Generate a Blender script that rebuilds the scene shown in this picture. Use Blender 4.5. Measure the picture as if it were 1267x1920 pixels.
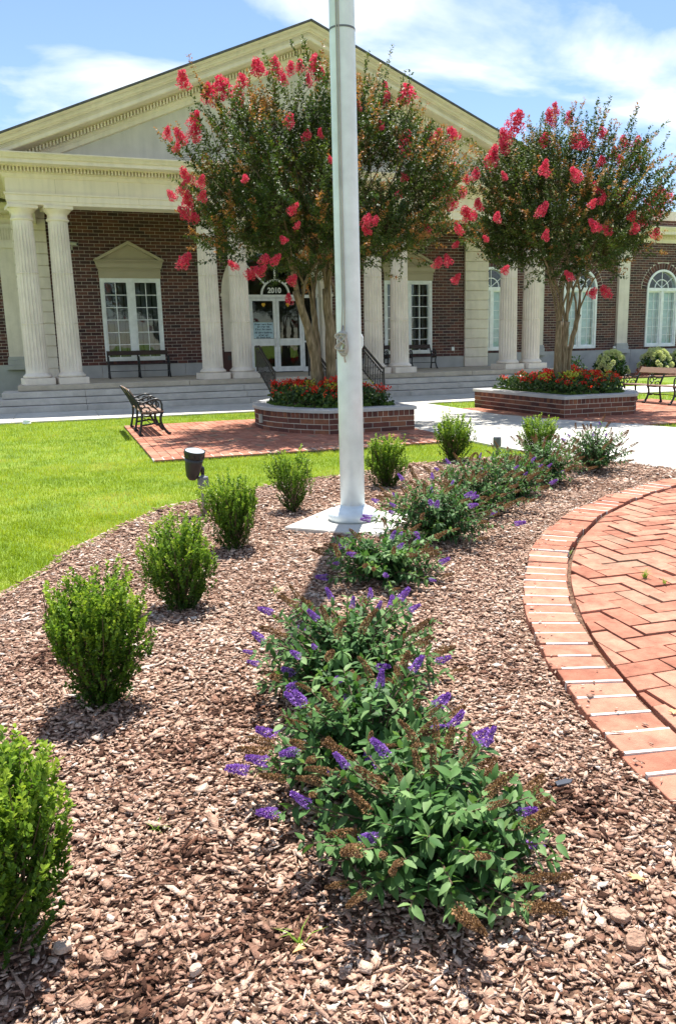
import bpy, math, random
import numpy as np
from mathutils import Vector, Matrix, Euler, noise as mnoise

S = bpy.context.scene
for _o in list(bpy.data.objects):
    bpy.data.objects.remove(_o)
rad = math.radians
PI = math.pi

# ------------------------------------------------------------------ camera
CAM_H = 1.5932
F_PX, YAW, PITCH, ROLL, CX = 1518.42, .3533, -.2069, -.0193, 683.49
_f = Vector((math.sin(YAW)*math.cos(PITCH), math.cos(YAW)*math.cos(PITCH), math.sin(PITCH)))
_r = Vector((math.cos(YAW), -math.sin(YAW), 0))
_u = _r.cross(_f)
_c, _s = math.cos(ROLL), math.sin(ROLL)
_r, _u = _c*_r+_s*_u, -_s*_r+_c*_u
cam_d = bpy.data.cameras.new('camera')
cam = bpy.data.objects.new('camera', cam_d)
S.collection.objects.link(cam)
cam.matrix_world = Matrix(((_r.x, _u.x, -_f.x, 0), (_r.y, _u.y, -_f.y, 0), (_r.z, _u.z, -_f.z, CAM_H), (0, 0, 0, 1)))
cam_d.sensor_fit = 'VERTICAL'
cam_d.sensor_height = 36
cam_d.lens = F_PX/1920*36
cam_d.shift_x = -(CX-633.5)/1920
cam_d.clip_start = .05
cam_d.clip_end = 3000
S.camera = cam

# ------------------------------------------------------------------ sky and sun
SUN_AZ, SUN_EL = rad(26), rad(71)
W = bpy.data.worlds.new('World')
S.world = W
W.use_nodes = True
nt = W.node_tree
nt.nodes.clear()
wo = nt.nodes.new('ShaderNodeOutputWorld')
bg = nt.nodes.new('ShaderNodeBackground')
sky = nt.nodes.new('ShaderNodeTexSky')
sky.sky_type = 'NISHITA'
sky.sun_disc = False
sky.sun_elevation = SUN_EL
sky.sun_rotation = SUN_AZ
sky.air_density = 1.0
sky.dust_density = .05
sky.ozone_density = 3.0
tc = nt.nodes.new('ShaderNodeTexCoord')
sep = nt.nodes.new('ShaderNodeSeparateXYZ')
nt.links.new(tc.outputs['Generated'], sep.inputs[0])
addz = nt.nodes.new('ShaderNodeMath'); addz.operation = 'ADD'; addz.inputs[1].default_value = .18
nt.links.new(sep.outputs[2], addz.inputs[0])
mxz = nt.nodes.new('ShaderNodeMath'); mxz.operation = 'MAXIMUM'; mxz.inputs[1].default_value = .05
nt.links.new(addz.outputs[0], mxz.inputs[0])
div = nt.nodes.new('ShaderNodeVectorMath'); div.operation = 'DIVIDE'
cmb = nt.nodes.new('ShaderNodeCombineXYZ')
for i in range(3):
    nt.links.new(mxz.outputs[0], cmb.inputs[i])
nt.links.new(tc.outputs['Generated'], div.inputs[0])
nt.links.new(cmb.outputs[0], div.inputs[1])
mp = nt.nodes.new('ShaderNodeMapping')
mp.inputs['Location'].default_value = (3.1, 1.7, 0)
mp.inputs['Scale'].default_value = (1.0, 1.5, 1)
nt.links.new(div.outputs[0], mp.inputs[0])
nz = nt.nodes.new('ShaderNodeTexNoise')
nz.inputs['Scale'].default_value = 1.5
nz.inputs['Detail'].default_value = 7
nz.inputs['Roughness'].default_value = .52
nz.inputs['Distortion'].default_value = .35
nt.links.new(mp.outputs[0], nz.inputs['Vector'])
cr = nt.nodes.new('ShaderNodeValToRGB')
cr.color_ramp.elements[0].position = .49
cr.color_ramp.elements[0].color = (.02, .02, .02, 1)
cr.color_ramp.elements[1].position = .66
cr.color_ramp.elements[1].color = (.85, .85, .85, 1)
nt.links.new(nz.outputs[0], cr.inputs[0])
mix = nt.nodes.new('ShaderNodeMix'); mix.data_type = 'RGBA'
nt.links.new(cr.outputs[0], mix.inputs[0])
nt.links.new(sky.outputs[0], mix.inputs[6])
mix.inputs[7].default_value = (7.6, 7.8, 8.1, 1)
nt.links.new(mix.outputs[2], bg.inputs[0])
bg.inputs[1].default_value = .088
nt.links.new(bg.outputs[0], wo.inputs[0])

sun_d = bpy.data.lights.new('sun', 'SUN')
sun_d.energy = 4.65
sun_d.angle = rad(.53)
sun_d.color = (1, .955, .88)
sun = bpy.data.objects.new('sun', sun_d)
S.collection.objects.link(sun)
_sd = Vector((math.sin(SUN_AZ)*math.cos(SUN_EL), math.cos(SUN_AZ)*math.cos(SUN_EL), math.sin(SUN_EL)))
sun.rotation_euler = (-_sd).to_track_quat('-Z', 'Y').to_euler()
sun.location = _sd*60

S.view_settings.view_transform = 'Standard'
S.view_settings.look = 'None'
S.view_settings.exposure = 1.1
S.view_settings.gamma = 1
S.view_settings.use_curve_mapping = False
S.render.engine = 'CYCLES'
S.cycles.max_bounces = 8
S.cycles.diffuse_bounces = 4
S.cycles.transparent_max_bounces = 8
S.cycles.use_denoising = True

# ------------------------------------------------------------------ helpers
C = S.collection
WM = {}      # world matrices of parents built so far


def tag(o, label=None, cat=None, group=None, kind=None):
    if label: o['label'] = label
    if cat: o['category'] = cat
    if group: o['group'] = group
    if kind: o['kind'] = kind
    return o


def wm(o):
    m = o.matrix_basis.copy()
    if o.parent:
        m = wm(o.parent) @ o.matrix_parent_inverse @ m
    return m


def obj(name, me, parent=None, loc=None, rot=None, scale=None, world=False):
    o = bpy.data.objects.new(name, me)
    C.objects.link(o)
    if parent:
        o.parent = parent
        if world:
            o.matrix_parent_inverse = wm(parent).inverted()
    if loc is not None: o.location = loc
    if rot is not None: o.rotation_euler = rot
    if scale is not None: o.scale = scale
    return o


def thing(name, label, cat, loc=(0, 0, 0), rz=0, group=None):
    o = obj(name, None, None, loc, (0, 0, rz))
    o.empty_display_size = .1
    return tag(o, label, cat, group)


def copy_tree(o, parent=None):
    c = o.copy()
    C.objects.link(c)
    c.parent = parent
    for ch in list(o.children):
        copy_tree(ch, c)
    return c


class MB:
    def __init__(s):
        s.v, s.f = [], []

    def add(s, vs, fs):
        b = len(s.v)
        s.v += [tuple(v) for v in vs]
        s.f += [tuple(b+i for i in f) for f in fs]
        return s

    def box(s, c, d, rot=None):
        x, y, z = d[0]/2, d[1]/2, d[2]/2
        vs = [Vector((sx*x, sy*y, sz*z)) for sz in (-1, 1) for sy in (-1, 1) for sx in (-1, 1)]
        if rot is not None:
            m = Euler(rot).to_matrix()
            vs = [m @ v for v in vs]
        vs = [v+Vector(c) for v in vs]
        return s.add(vs, [(0, 2, 3, 1), (4, 5, 7, 6), (0, 1, 5, 4), (2, 6, 7, 3), (0, 4, 6, 2), (1, 3, 7, 5)])

    def bb(s, x0, x1, y0, y1, z0, z1):
        return s.box(((x0+x1)/2, (y0+y1)/2, (z0+z1)/2), (x1-x0, y1-y0, z1-z0))

    def tube(s, pts, radii, n=6, caps=True, flat=1.0):
        pts = [Vector(p) for p in pts]
        if not hasattr(radii, '__len__'): radii = [radii]*len(pts)
        rings = []
        ref = Vector((0.13, .21, 1)).normalized()
        pu = None
        for i, p in enumerate(pts):
            a = pts[max(0, i-1)]
            b = pts[min(len(pts)-1, i+1)]
            d = (b-a)
            if d.length < 1e-9: d = Vector((0, 0, 1))
            d.normalize()
            if pu is None:
                u = d.cross(ref)
                if u.length < .05: u = d.cross(Vector((1, 0, 0)))
            else:
                u = pu-d*pu.dot(d)
            u.normalize()
            pu = u
            w = d.cross(u)
            rings.append([p+(u*math.cos(2*PI*k/n)+w*math.sin(2*PI*k/n)*flat)*radii[i] for k in range(n)])
        vs = [v for r in rings for v in r]
        fs = []
        for i in range(len(rings)-1):
            for k in range(n):
                fs.append((i*n+k, i*n+(k+1) % n, (i+1)*n+(k+1) % n, (i+1)*n+k))
        if caps:
            fs.append(tuple(reversed(range(n))))
            fs.append(tuple((len(rings)-1)*n+k for k in range(n)))
        return s.add(vs, fs)

    def lathe(s, prof, n=24, c=(0, 0, 0), m=None, caps=True):
        vs = []
        for r, z in prof:
            for k in range(n):
                v = Vector((r*math.cos(2*PI*k/n), r*math.sin(2*PI*k/n), z))
                if m is not None: v = m @ v
                vs.append(v+Vector(c))
        fs = []
        for i in range(len(prof)-1):
            for k in range(n):
                fs.append((i*n+k, i*n+(k+1) % n, (i+1)*n+(k+1) % n, (i+1)*n+k))
        if caps:
            fs.append(tuple(reversed(range(n))))
            fs.append(tuple((len(prof)-1)*n+k for k in range(n)))
        return s.add(vs, fs)

    def prism(s, poly, z0, z1):
        n = len(poly)
        vs = [(p[0], p[1], z0) for p in poly]+[(p[0], p[1], z1) for p in poly]
        fs = [tuple(reversed(range(n))), tuple(range(n, 2*n))]
        fs += [(i, (i+1) % n, n+(i+1) % n, n+i) for i in range(n)]
        return s.add(vs, fs)

    def prism_y(s, poly, y0, y1):      # poly in x,z
        n = len(poly)
        vs = [(p[0], y0, p[1]) for p in poly]+[(p[0], y1, p[1]) for p in poly]
        fs = [tuple(range(n)), tuple(reversed(range(n, 2*n)))]
        fs += [(i, n+i, n+(i+1) % n, (i+1) % n) for i in range(n)]
        return s.add(vs, fs)

    def strip(s, pts_lists, closed_profile=False):
        """grid of points: rows of equal length"""
        n = len(pts_lists[0])
        vs = [p for r in pts_lists for p in r]
        fs = []
        for i in range(len(pts_lists)-1):
            for k in range(n-1 if not closed_profile else n):
                fs.append((i*n+k, i*n+(k+1) % n, (i+1)*n+(k+1) % n, (i+1)*n+k))
        return s.add(vs, fs)

    def mesh(s, name, mat=None, smooth=False):
        me = bpy.data.meshes.new(name)
        me.from_pydata(s.v, [], s.f)
        me.update()
        if len(s.f) < 30000:
            import bmesh
            bm = bmesh.new()
            bm.from_mesh(me)
            bmesh.ops.recalc_face_normals(bm, faces=bm.faces)
            bm.to_mesh(me)
            bm.free()
        if mat: me.materials.append(mat)
        if smooth:
            me.polygons.foreach_set('use_smooth', [True]*len(me.polygons))
        return me

    def build(s, name, mat, parent=None, world=False, smooth=False, bevel=0, **k):
        o = obj(name, s.mesh(name, mat, smooth), parent, world=world, **k)
        if bevel:
            b = o.modifiers.new('bevel', 'BEVEL')
            b.width = bevel
            b.segments = 2
            b.limit_method = 'ANGLE'
        return o


def cloud_mesh(name, tv, tf, R, P, Sc, rnd, mat, smooth=False):
    """many copies of a small template as one mesh; rnd is kept per copy for the colour"""
    tv = np.asarray(tv, float); tf = np.asarray(tf, int)
    if tv.ndim == 2: tv = tv[None]
    N, k = len(P), tv.shape[1]
    Sc = np.asarray(Sc, float)
    if Sc.ndim == 1: Sc = np.repeat(Sc[:, None], 3, 1)
    V = np.einsum('nij,nkj->nki', R, tv*Sc[:, None, :])+P[:, None, :]
    Fc = (tf[None]+(np.arange(N)*k)[:, None, None]).reshape(-1, tf.shape[1])
    me = bpy.data.meshes.new(name)
    me.vertices.add(N*k)
    me.vertices.foreach_set('co', V.reshape(-1).astype(np.float32))
    me.loops.add(Fc.size)
    me.loops.foreach_set('vertex_index', Fc.reshape(-1).astype(np.int32))
    me.polygons.add(len(Fc))
    me.polygons.foreach_set('loop_start', (np.arange(len(Fc))*tf.shape[1]).astype(np.int32))
    if smooth:
        me.polygons.foreach_set('use_smooth', np.ones(len(Fc), bool))
    me.update(calc_edges=True)
    a = me.attributes.new('rnd', 'FLOAT', 'POINT')
    a.data.foreach_set('value', np.repeat(np.asarray(rnd, np.float32), k))
    if mat: me.materials.append(mat)
    return me


def frames(d, roll=None, rng=None, up=(0, 0, 1)):
    """rotation matrices whose y column is d and z column leans to up"""
    d = d/np.linalg.norm(d, axis=1, keepdims=True)
    up = np.broadcast_to(np.asarray(up, float), d.shape)
    x = np.cross(d, up)
    ln = np.linalg.norm(x, axis=1, keepdims=True)
    x = np.where(ln < .05, np.array([1., 0, 0]), x/np.maximum(ln, 1e-6))
    x = x-d*(x*d).sum(1, keepdims=True)
    x /= np.linalg.norm(x, axis=1, keepdims=True)
    z = np.cross(x, d)
    if roll is not None:
        c, s_ = np.cos(roll)[:, None], np.sin(roll)[:, None]
        x, z = x*c+z*s_, -x*s_+z*c
    return np.stack([x, d, z], 2)


def in_poly(x, y, poly):
    x = np.asarray(x); y = np.asarray(y)
    r = np.zeros(x.shape, bool)
    n = len(poly)
    for i in range(n):
        x0, y0 = poly[i]; x1, y1 = poly[(i+1) % n]
        if y0 == y1: continue
        c = ((y0 > y) != (y1 > y)) & (x < (x1-x0)*(y-y0)/(y1-y0)+x0)
        r ^= c
    return r


def px_at(px, py, Y):
    """photo pixel -> world point on the plane of depth Y (used to read positions off the calibrated photo)"""
    d = _f+_r*((px-CX)/F_PX)-_u*((py-960)/F_PX)
    t = Y/d.y
    return Vector((d.x*t, Y, CAM_H+d.z*t))


# ------------------------------------------------------------------ materials
def ramp_node(t, stops):
    n = t.nodes.new('ShaderNodeValToRGB')
    e = n.color_ramp.elements
    while len(e) < len(stops): e.new(.5)
    for i, (p, c) in enumerate(stops):
        e[i].position = p
        e[i].color = (*c, 1)
    return n


def mat(name, stops, rough=.6, src='noise', nscale=6, bump=0, bscale=60, spec=.4, metal=0, transl=0, detail=4, mottle=.0, mscale=2, coat=0, obj_coord=True, stretch=None, ttint=(1.25, 1.35, .7), streak=0):
    """procedural principled material. src: noise / rnd (mesh attribute) / object (object random)"""
    m = bpy.data.materials.new(name)
    m.use_nodes = True
    t = m.node_tree
    b = t.nodes['Principled BSDF']
    b.inputs['Roughness'].default_value = rough
    b.inputs['Specular IOR Level'].default_value = spec
    b.inputs['Metallic'].default_value = metal
    if coat: b.inputs['Coat Weight'].default_value = coat
    if isinstance(stops[0], (int, float)):
        stops = [(0, tuple(c*.9 for c in stops)), (1, tuple(min(1, c*1.1) for c in stops))]
    tcn = t.nodes.new('ShaderNodeTexCoord')
    geo = t.nodes.new('ShaderNodeNewGeometry')
    vec = tcn.outputs['Object'] if obj_coord else geo.outputs['Position']
    if stretch:
        mpn = t.nodes.new('ShaderNodeMapping')
        mpn.inputs['Scale'].default_value = stretch
        t.links.new(vec, mpn.inputs[0]); vec = mpn.outputs[0]
    nzn = t.nodes.new('ShaderNodeTexNoise')
    nzn.inputs['Scale'].default_value = nscale
    nzn.inputs['Detail'].default_value = detail
    t.links.new(vec, nzn.inputs['Vector'])
    rp = ramp_node(t, stops)
    if src == 'noise':
        mr = t.nodes.new('ShaderNodeMapRange')
        mr.inputs[1].default_value = .3; mr.inputs[2].default_value = .7
        t.links.new(nzn.outputs[0], mr.inputs[0])
        t.links.new(mr.outputs[0], rp.inputs[0])
    elif src == 'rnd':
        a = t.nodes.new('ShaderNodeAttribute'); a.attribute_name = 'rnd'
        t.links.new(a.outputs['Fac'], rp.inputs[0])
    else:
        a = t.nodes.new('ShaderNodeObjectInfo')
        t.links.new(a.outputs['Random'], rp.inputs[0])
    col = rp.outputs[0]
    if mottle:
        n2 = t.nodes.new('ShaderNodeTexNoise')
        n2.inputs['Scale'].default_value = mscale
        n2.inputs['Detail'].default_value = 6
        n2.inputs['Roughness'].default_value = .65
        t.links.new(geo.outputs['Position'], n2.inputs['Vector'])
        m2 = t.nodes.new('ShaderNodeMapRange')
        m2.inputs[1].default_value = .3; m2.inputs[2].default_value = .7
        m2.inputs[3].default_value = 1-mottle; m2.inputs[4].default_value = 1+mottle
        t.links.new(n2.outputs[0], m2.inputs[0])
        mm = t.nodes.new('ShaderNodeVectorMath'); mm.operation = 'SCALE'
        t.links.new(col, mm.inputs[0]); t.links.new(m2.outputs[0], mm.inputs['Scale'])
        col = mm.outputs[0]
    if streak:
        ms = t.nodes.new('ShaderNodeMapping'); ms.inputs['Scale'].default_value = (7, 7, .55)
        t.links.new(geo.outputs['Position'], ms.inputs[0])
        n4 = t.nodes.new('ShaderNodeTexNoise'); n4.inputs['Scale'].default_value = 1; n4.inputs['Detail'].default_value = 5
        t.links.new(ms.outputs[0], n4.inputs['Vector'])
        m4 = t.nodes.new('ShaderNodeMapRange')
        m4.inputs[1].default_value = .42; m4.inputs[2].default_value = .72; m4.inputs[3].default_value = 1.03; m4.inputs[4].default_value = 1-streak
        t.links.new(n4.outputs[0], m4.inputs[0])
        sc4 = t.nodes.new('ShaderNodeVectorMath'); sc4.operation = 'SCALE'
        t.links.new(col, sc4.inputs[0]); t.links.new(m4.outputs[0], sc4.inputs['Scale'])
        col = sc4.outputs[0]
    t.links.new(col, b.inputs['Base Color'])
    if bump:
        n3 = t.nodes.new('ShaderNodeTexNoise')
        n3.inputs['Scale'].default_value = bscale
        n3.inputs['Detail'].default_value = 5
        t.links.new(geo.outputs['Position'] if not stretch else vec, n3.inputs['Vector'])
        bp = t.nodes.new('ShaderNodeBump')
        bp.inputs['Strength'].default_value = bump
        bp.inputs['Distance'].default_value = .02
        t.links.new(n3.outputs[0], bp.inputs['Height'])
        t.links.new(bp.outputs[0], b.inputs['Normal'])
    if transl:
        tr = t.nodes.new('ShaderNodeBsdfTranslucent')
        bright = t.nodes.new('ShaderNodeVectorMath'); bright.operation = 'MULTIPLY'
        bright.inputs[1].default_value = ttint
        t.links.new(col, bright.inputs[0])
        t.links.new(bright.outputs[0], tr.inputs[0])
        mx = t.nodes.new('ShaderNodeMixShader')
        mx.inputs[0].default_value = transl
        t.links.new(b.outputs[0], mx.inputs[1]); t.links.new(tr.outputs[0], mx.inputs[2])
        t.links.new(mx.outputs[0], t.nodes['Material Output'].inputs[0])
    return m


def glass_mat(name, tint=(.9, .95, .95), refl=.035):
    m = bpy.data.materials.new(name)
    m.use_nodes = True
    t = m.node_tree
    t.nodes.remove(t.nodes['Principled BSDF'])
    g = t.nodes.new('ShaderNodeBsdfGlossy'); g.inputs['Roughness'].default_value = .015
    g.inputs[0].default_value = (1, 1, 1, 1)
    tr = t.nodes.new('ShaderNodeBsdfTransparent'); tr.inputs[0].default_value = (*tint, 1)
    fr = t.nodes.new('ShaderNodeLayerWeight'); fr.inputs[0].default_value = .5
    pw = t.nodes.new('ShaderNodeMath'); pw.operation = 'POWER'; pw.inputs[1].default_value = 4
    t.links.new(fr.outputs['Facing'], pw.inputs[0])
    ad = t.nodes.new('ShaderNodeMath'); ad.operation = 'ADD'; ad.inputs[1].default_value = refl; ad.use_clamp = True
    t.links.new(pw.outputs[0], ad.inputs[0])
    wv = t.nodes.new('ShaderNodeTexNoise'); wv.inputs['Scale'].default_value = 1.6
    ge = t.nodes.new('ShaderNodeNewGeometry'); t.links.new(ge.outputs['Position'], wv.inputs['Vector'])
    bp = t.nodes.new('ShaderNodeBump'); bp.inputs['Strength'].default_value = .05; bp.inputs['Distance'].default_value = .05
    t.links.new(wv.outputs[0], bp.inputs['Height']); t.links.new(bp.outputs[0], g.inputs['Normal'])
    mx = t.nodes.new('ShaderNodeMixShader')
    t.links.new(ad.outputs[0], mx.inputs[0]); t.links.new(tr.outputs[0], mx.inputs[1]); t.links.new(g.outputs[0], mx.inputs[2])
    t.links.new(mx.outputs[0], t.nodes['Material Output'].inputs[0])
    return m


M = {}
BRK = [(0, (0.042, 0.022, 0.023)), (.25, (0.079, 0.032, 0.031)), (.5, (0.110, 0.044, 0.037)), (.75, (0.147, 0.057, 0.043)), (1, (0.065, 0.032, 0.036))]
M['brick_o'] = mat('facade_brick', BRK, .8, 'object', bump=.25, bscale=70, mottle=.22, mscale=9)
M['brick_a'] = mat('facade_brick_field', BRK, .8, 'rnd', bump=.25, bscale=70, mottle=.22, mscale=9)
M['mortar'] = mat('mortar', (.60, .54, .46), .9, bump=.3, bscale=90)
PBK = [(0, (.075, .026, .022)), (.3, (.12, .042, .030)), (.6, (.16, .055, .036)), (.85, (.20, .075, .042)), (1, (.25, .10, .05))]
M['pbrick_o'] = mat('planter_brick', PBK, .8, 'object', bump=.3, bscale=60, mottle=.25, mscale=12)
PAV = [(0, (.34, .140, .092)), (.3, (.40, .172, .115)), (.6, (.44, .200, .136)), (.8, (.46, .222, .152)), (.92, (.39, .215, .148)), (1, (.30, .195, .135))]
M['paver_o'] = mat('clay_paver', PAV, .85, 'object', bump=.5, bscale=140, mottle=.34, mscale=9, spec=.1)
M['paver_a'] = mat('clay_paver_field', PAV, .85, 'rnd', bump=.5, bscale=140, mottle=.34, mscale=9, spec=.1)
M['pjoint'] = mat('paver_sand', [(0, (.06, .04, .028)), (1, (.20, .145, .10))], .95, nscale=40, bump=.6, bscale=120, obj_coord=False)
M['white_mortar'] = mat('white_mortar', (.72, .67, .60), .85, bump=.3, bscale=150)
M['stone'] = mat('cast_stone', [(0, (.69, .605, .52)), (1, (.78, .695, .61))], .8, spec=.2, nscale=1.3, bump=.12, bscale=90, mottle=.08, mscale=3, obj_coord=False, streak=0.08)
M['cream'] = mat('cream_trim', [(0, (.74, .635, .50)), (1, (.82, .715, .58))], .6, nscale=.9, bump=.05, bscale=40, mottle=.06, mscale=1.4, obj_coord=False, streak=0.08)
M['stucco'] = mat('stucco', [(0, (.55, .495, .425)), (1, (.64, .58, .505))], .85, nscale=1.2, bump=.2, bscale=120, mottle=.07, mscale=1.5, obj_coord=False, streak=0.08)
M['greystone'] = mat('grey_stone', [(0, (.38, .37, .36)), (1, (.47, .46, .44))], .8, nscale=1.5, bump=.15, bscale=80, mottle=.1, mscale=2.5, obj_coord=False)
M['hood'] = mat('hood_stone', [(0, (.42, .36, .25)), (1, (.49, .42, .30))], .75, nscale=1.5, obj_coord=False)
M['soffit'] = mat('soffit_paint', (.60, .55, .42), .7)
M['white'] = mat('white_paint', (.84, .85, .85), .45, bump=.03)
M['glass'] = glass_mat('window_glass')
M['dark'] = mat('interior', (.05, .05, .055), .8)
M['sky_refl'] = mat('painted_sky_reflection', (.62, .70, .74), .7)  # pale blue that paints the sky's reflection for the wing windows
M['curtain'] = mat('grey_blind', (.13, .13, .13), .8)
M['roof'] = mat('shingles', [(0, (.07, .07, .075)), (1, (.14, .13, .13))], .9, nscale=8, bump=.5, bscale=20)
M['concrete'] = mat('concrete', [(0, (.44, .42, .38)), (1, (.58, .56, .51))], .85, nscale=1.0, bump=.15, bscale=160, mottle=.14, mscale=5, obj_coord=False)
M['step'] = mat('step_concrete', [(0, (.45, .415, .37)), (1, (.57, .53, .475))], .85, nscale=1.4, bump=.2, bscale=120, mottle=.14, mscale=5, obj_coord=False)
M['porch'] = mat('porch_stone', [(0, (.42, .36, .28)), (1, (.52, .45, .36))], .8, nscale=1.4, bump=.2, bscale=120, mottle=.14, mscale=5, obj_coord=False)
M['iron'] = mat('black_iron', (.012, .012, .013), .4, spec=.5, bump=.1, bscale=80)
M['bronze'] = mat('bronze_rail', (.026, .021, .018), .45, spec=.5)
M['wood'] = mat('bench_wood', [(0, (.20, .12, .085)), (1, (.31, .20, .145))], .6, nscale=4, stretch=(2, 30, 30), bump=.2, bscale=8)
M['wood_d'] = mat('dark_bench_wood', [(0, (.035, .022, .018)), (1, (.06, .036, .028))], .5, nscale=4, stretch=(2, 30, 30), bump=.2, bscale=8)
M['pole'] = mat('pole_paint', (.75, .82, .84), .32, spec=.6, mottle=.04, mscale=3, streak=0.05)
M['rope'] = mat('rope', (.55, .53, .48), .9, bump=.6, bscale=300)
M['blackmetal'] = mat('lamp_black', (.02, .021, .023), .4, spec=.5)
M['greymetal'] = mat('box_grey', (.16, .17, .19), .5)
M['conduit'] = mat('conduit', (.30, .24, .20), .5, metal=.3)
M['lens'] = mat('lamp_lens', (.55, .62, .66), .08, spec=.8)
M['soil'] = mat('soil', (.03, .02, .015), .95, bump=.8, bscale=60)
M['bark'] = mat('tree_bark', [(0, (.09, .065, .034)), (.5, (.18, .13, .072)), (1, (.32, .24, .16))], .75, nscale=5, stretch=(6, 6, 1.0), bump=.35, bscale=6)
M['twig'] = mat('twig', (.075, .06, .028), .9, spec=.1)
M['myrtle'] = mat('myrtle_leaf', [(0, (.027, .052, .015)), (.4, (.058, .096, .023)), (.72, (.12, .16, .03)), (.86, (.13, .14, .032)), (.93, (.32, .17, .05)), (1, (.42, .17, .07))], .5, 'rnd', spec=.25, transl=.28)
M['pink'] = mat('pink_bloom', [(0, (.60, .020, .075)), (.6, (.80, .050, .135)), (.92, (.88, .17, .25)), (1, (.70, .28, .16))], .6, 'rnd', transl=.28, ttint=(1, 1, 1.1))
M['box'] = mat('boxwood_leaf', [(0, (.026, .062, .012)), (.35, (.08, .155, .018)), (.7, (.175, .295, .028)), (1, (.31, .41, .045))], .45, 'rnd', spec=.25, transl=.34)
M['boxstem'] = mat('shrub_stem', (.13, .09, .055), .8)
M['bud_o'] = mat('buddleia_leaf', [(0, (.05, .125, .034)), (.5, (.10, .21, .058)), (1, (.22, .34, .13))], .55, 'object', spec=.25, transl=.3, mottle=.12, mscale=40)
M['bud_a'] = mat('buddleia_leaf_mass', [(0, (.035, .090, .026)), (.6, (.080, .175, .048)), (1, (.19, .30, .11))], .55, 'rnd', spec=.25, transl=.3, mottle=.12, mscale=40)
M['purple'] = mat('purple_bloom', [(0, (.19, .055, .36)), (.55, (.34, .15, .55)), (1, (.60, .40, .80))], .6, 'rnd', transl=.25, ttint=(1.1, 1, 1.1))
M['seed'] = mat('spent_bloom', [(0, (.13, .066, .030)), (.6, (.29, .16, .075)), (1, (.44, .27, .13))], .85, 'rnd', transl=.1)
M['grassblade'] = mat('grass_blade', [(0, (.15, .225, .012)), (.5, (.275, .345, .016)), (.88, (.39, .43, .035)), (1, (.52, .45, .14))], .6, 'rnd', spec=.15, transl=.38)
M['lawn'] = mat('lawn_soil', [(0, (.10, .17, .014)), (.5, (.155, .24, .018)), (1, (.22, .28, .03))], .9, nscale=2.2, bump=.8, bscale=90, mottle=.35, mscale=45, obj_coord=False)
M['mulch'] = mat('mulch_ground', [(0, (.055, .030, .020)), (.5, (.16, .095, .066)), (1, (.30, .175, .115))], .95, spec=.1, nscale=55, bump=1.0, bscale=70, mottle=.3, mscale=3, obj_coord=False)
CHP = [(0, (.05, .024, .016)), (.12, (.16, .075, .048)), (.30, (.36, .215, .155)), (.6, (.51, .34, .25)), (.86, (.60, .45, .355)), (1, (.67, .57, .49))]
M['chip'] = mat('bark_chip', CHP, .9, 'rnd', bump=.5, bscale=150, mottle=.35, mscale=70, spec=.12)
M['chunk'] = mat('bark_chunk', [(0, (.34, .20, .135)), (1, (.60, .44, .34))], .85, 'object', bump=.8, bscale=90, mottle=.25, mscale=50)
M['begonia'] = mat('begonia_leaf', [(0, (.03, .065, .018)), (.7, (.05, .10, .025)), (1, (.12, .16, .03))], .4, 'rnd', transl=.2)
M['red'] = mat('begonia_bloom', [(0, (.50, .010, .008)), (.7, (.72, .03, .012)), (1, (.80, .12, .03))], .5, 'rnd', transl=.25, ttint=(1.1, .8, .7))
M['coleus'] = mat('lime_leaf', [(0, (.26, .30, .02)), (1, (.50, .46, .05))], .5, 'rnd', transl=.3)
M['sedum'] = mat('edging_leaf', [(0, (.05, .11, .02)), (1, (.17, .25, .04))], .5, 'rnd', transl=.25)
M['hyd'] = mat('hydrangea_leaf', [(0, (.03, .08, .018)), (.6, (.085, .17, .035)), (1, (.20, .30, .06))], .5, 'rnd', transl=.3)
M['hydfl'] = mat('hydrangea_bloom', [(0, (.55, .58, .28)), (1, (.80, .80, .58))], .7, 'rnd', transl=.3)
M['barb'] = mat('barberry_leaf', [(0, (.10, .02, .025)), (1, (.22, .06, .05))], .6, 'rnd', transl=.25)
M['sign'] = mat('sign_paper', (.50, .66, .74), .7)
M['ink'] = mat('sign_ink', (.03, .05, .09), .7)
M['binbrown'] = mat('bin_brown', (.065, .022, .018), .5)
M['yellow'] = mat('sticker', (.75, .42, .03), .5)
M['steel'] = mat('steel', (.45, .45, .45), .3, metal=.8)
M['camera'] = mat('camera_grey', (.42, .40, .34), .5)
M['leafdry'] = mat('dry_leaf', [(0, (.62, .36, .14)), (1, (.75, .52, .26))], .7, nscale=30, transl=.2)
M['weed'] = mat('weed_blade', [(0, (.16, .28, .04)), (1, (.30, .40, .07))], .5, 'rnd', transl=.3)
M['trash'] = mat('grey_plastic', (.06, .065, .08), .35)

CUBE = MB().box((0, 0, 0), (1, 1, 1)).mesh('brick')


def cube_mesh(name, m, bevel_frac=None):
    me = CUBE.copy(); me.name = name; me.materials.append(m)
    return me


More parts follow.
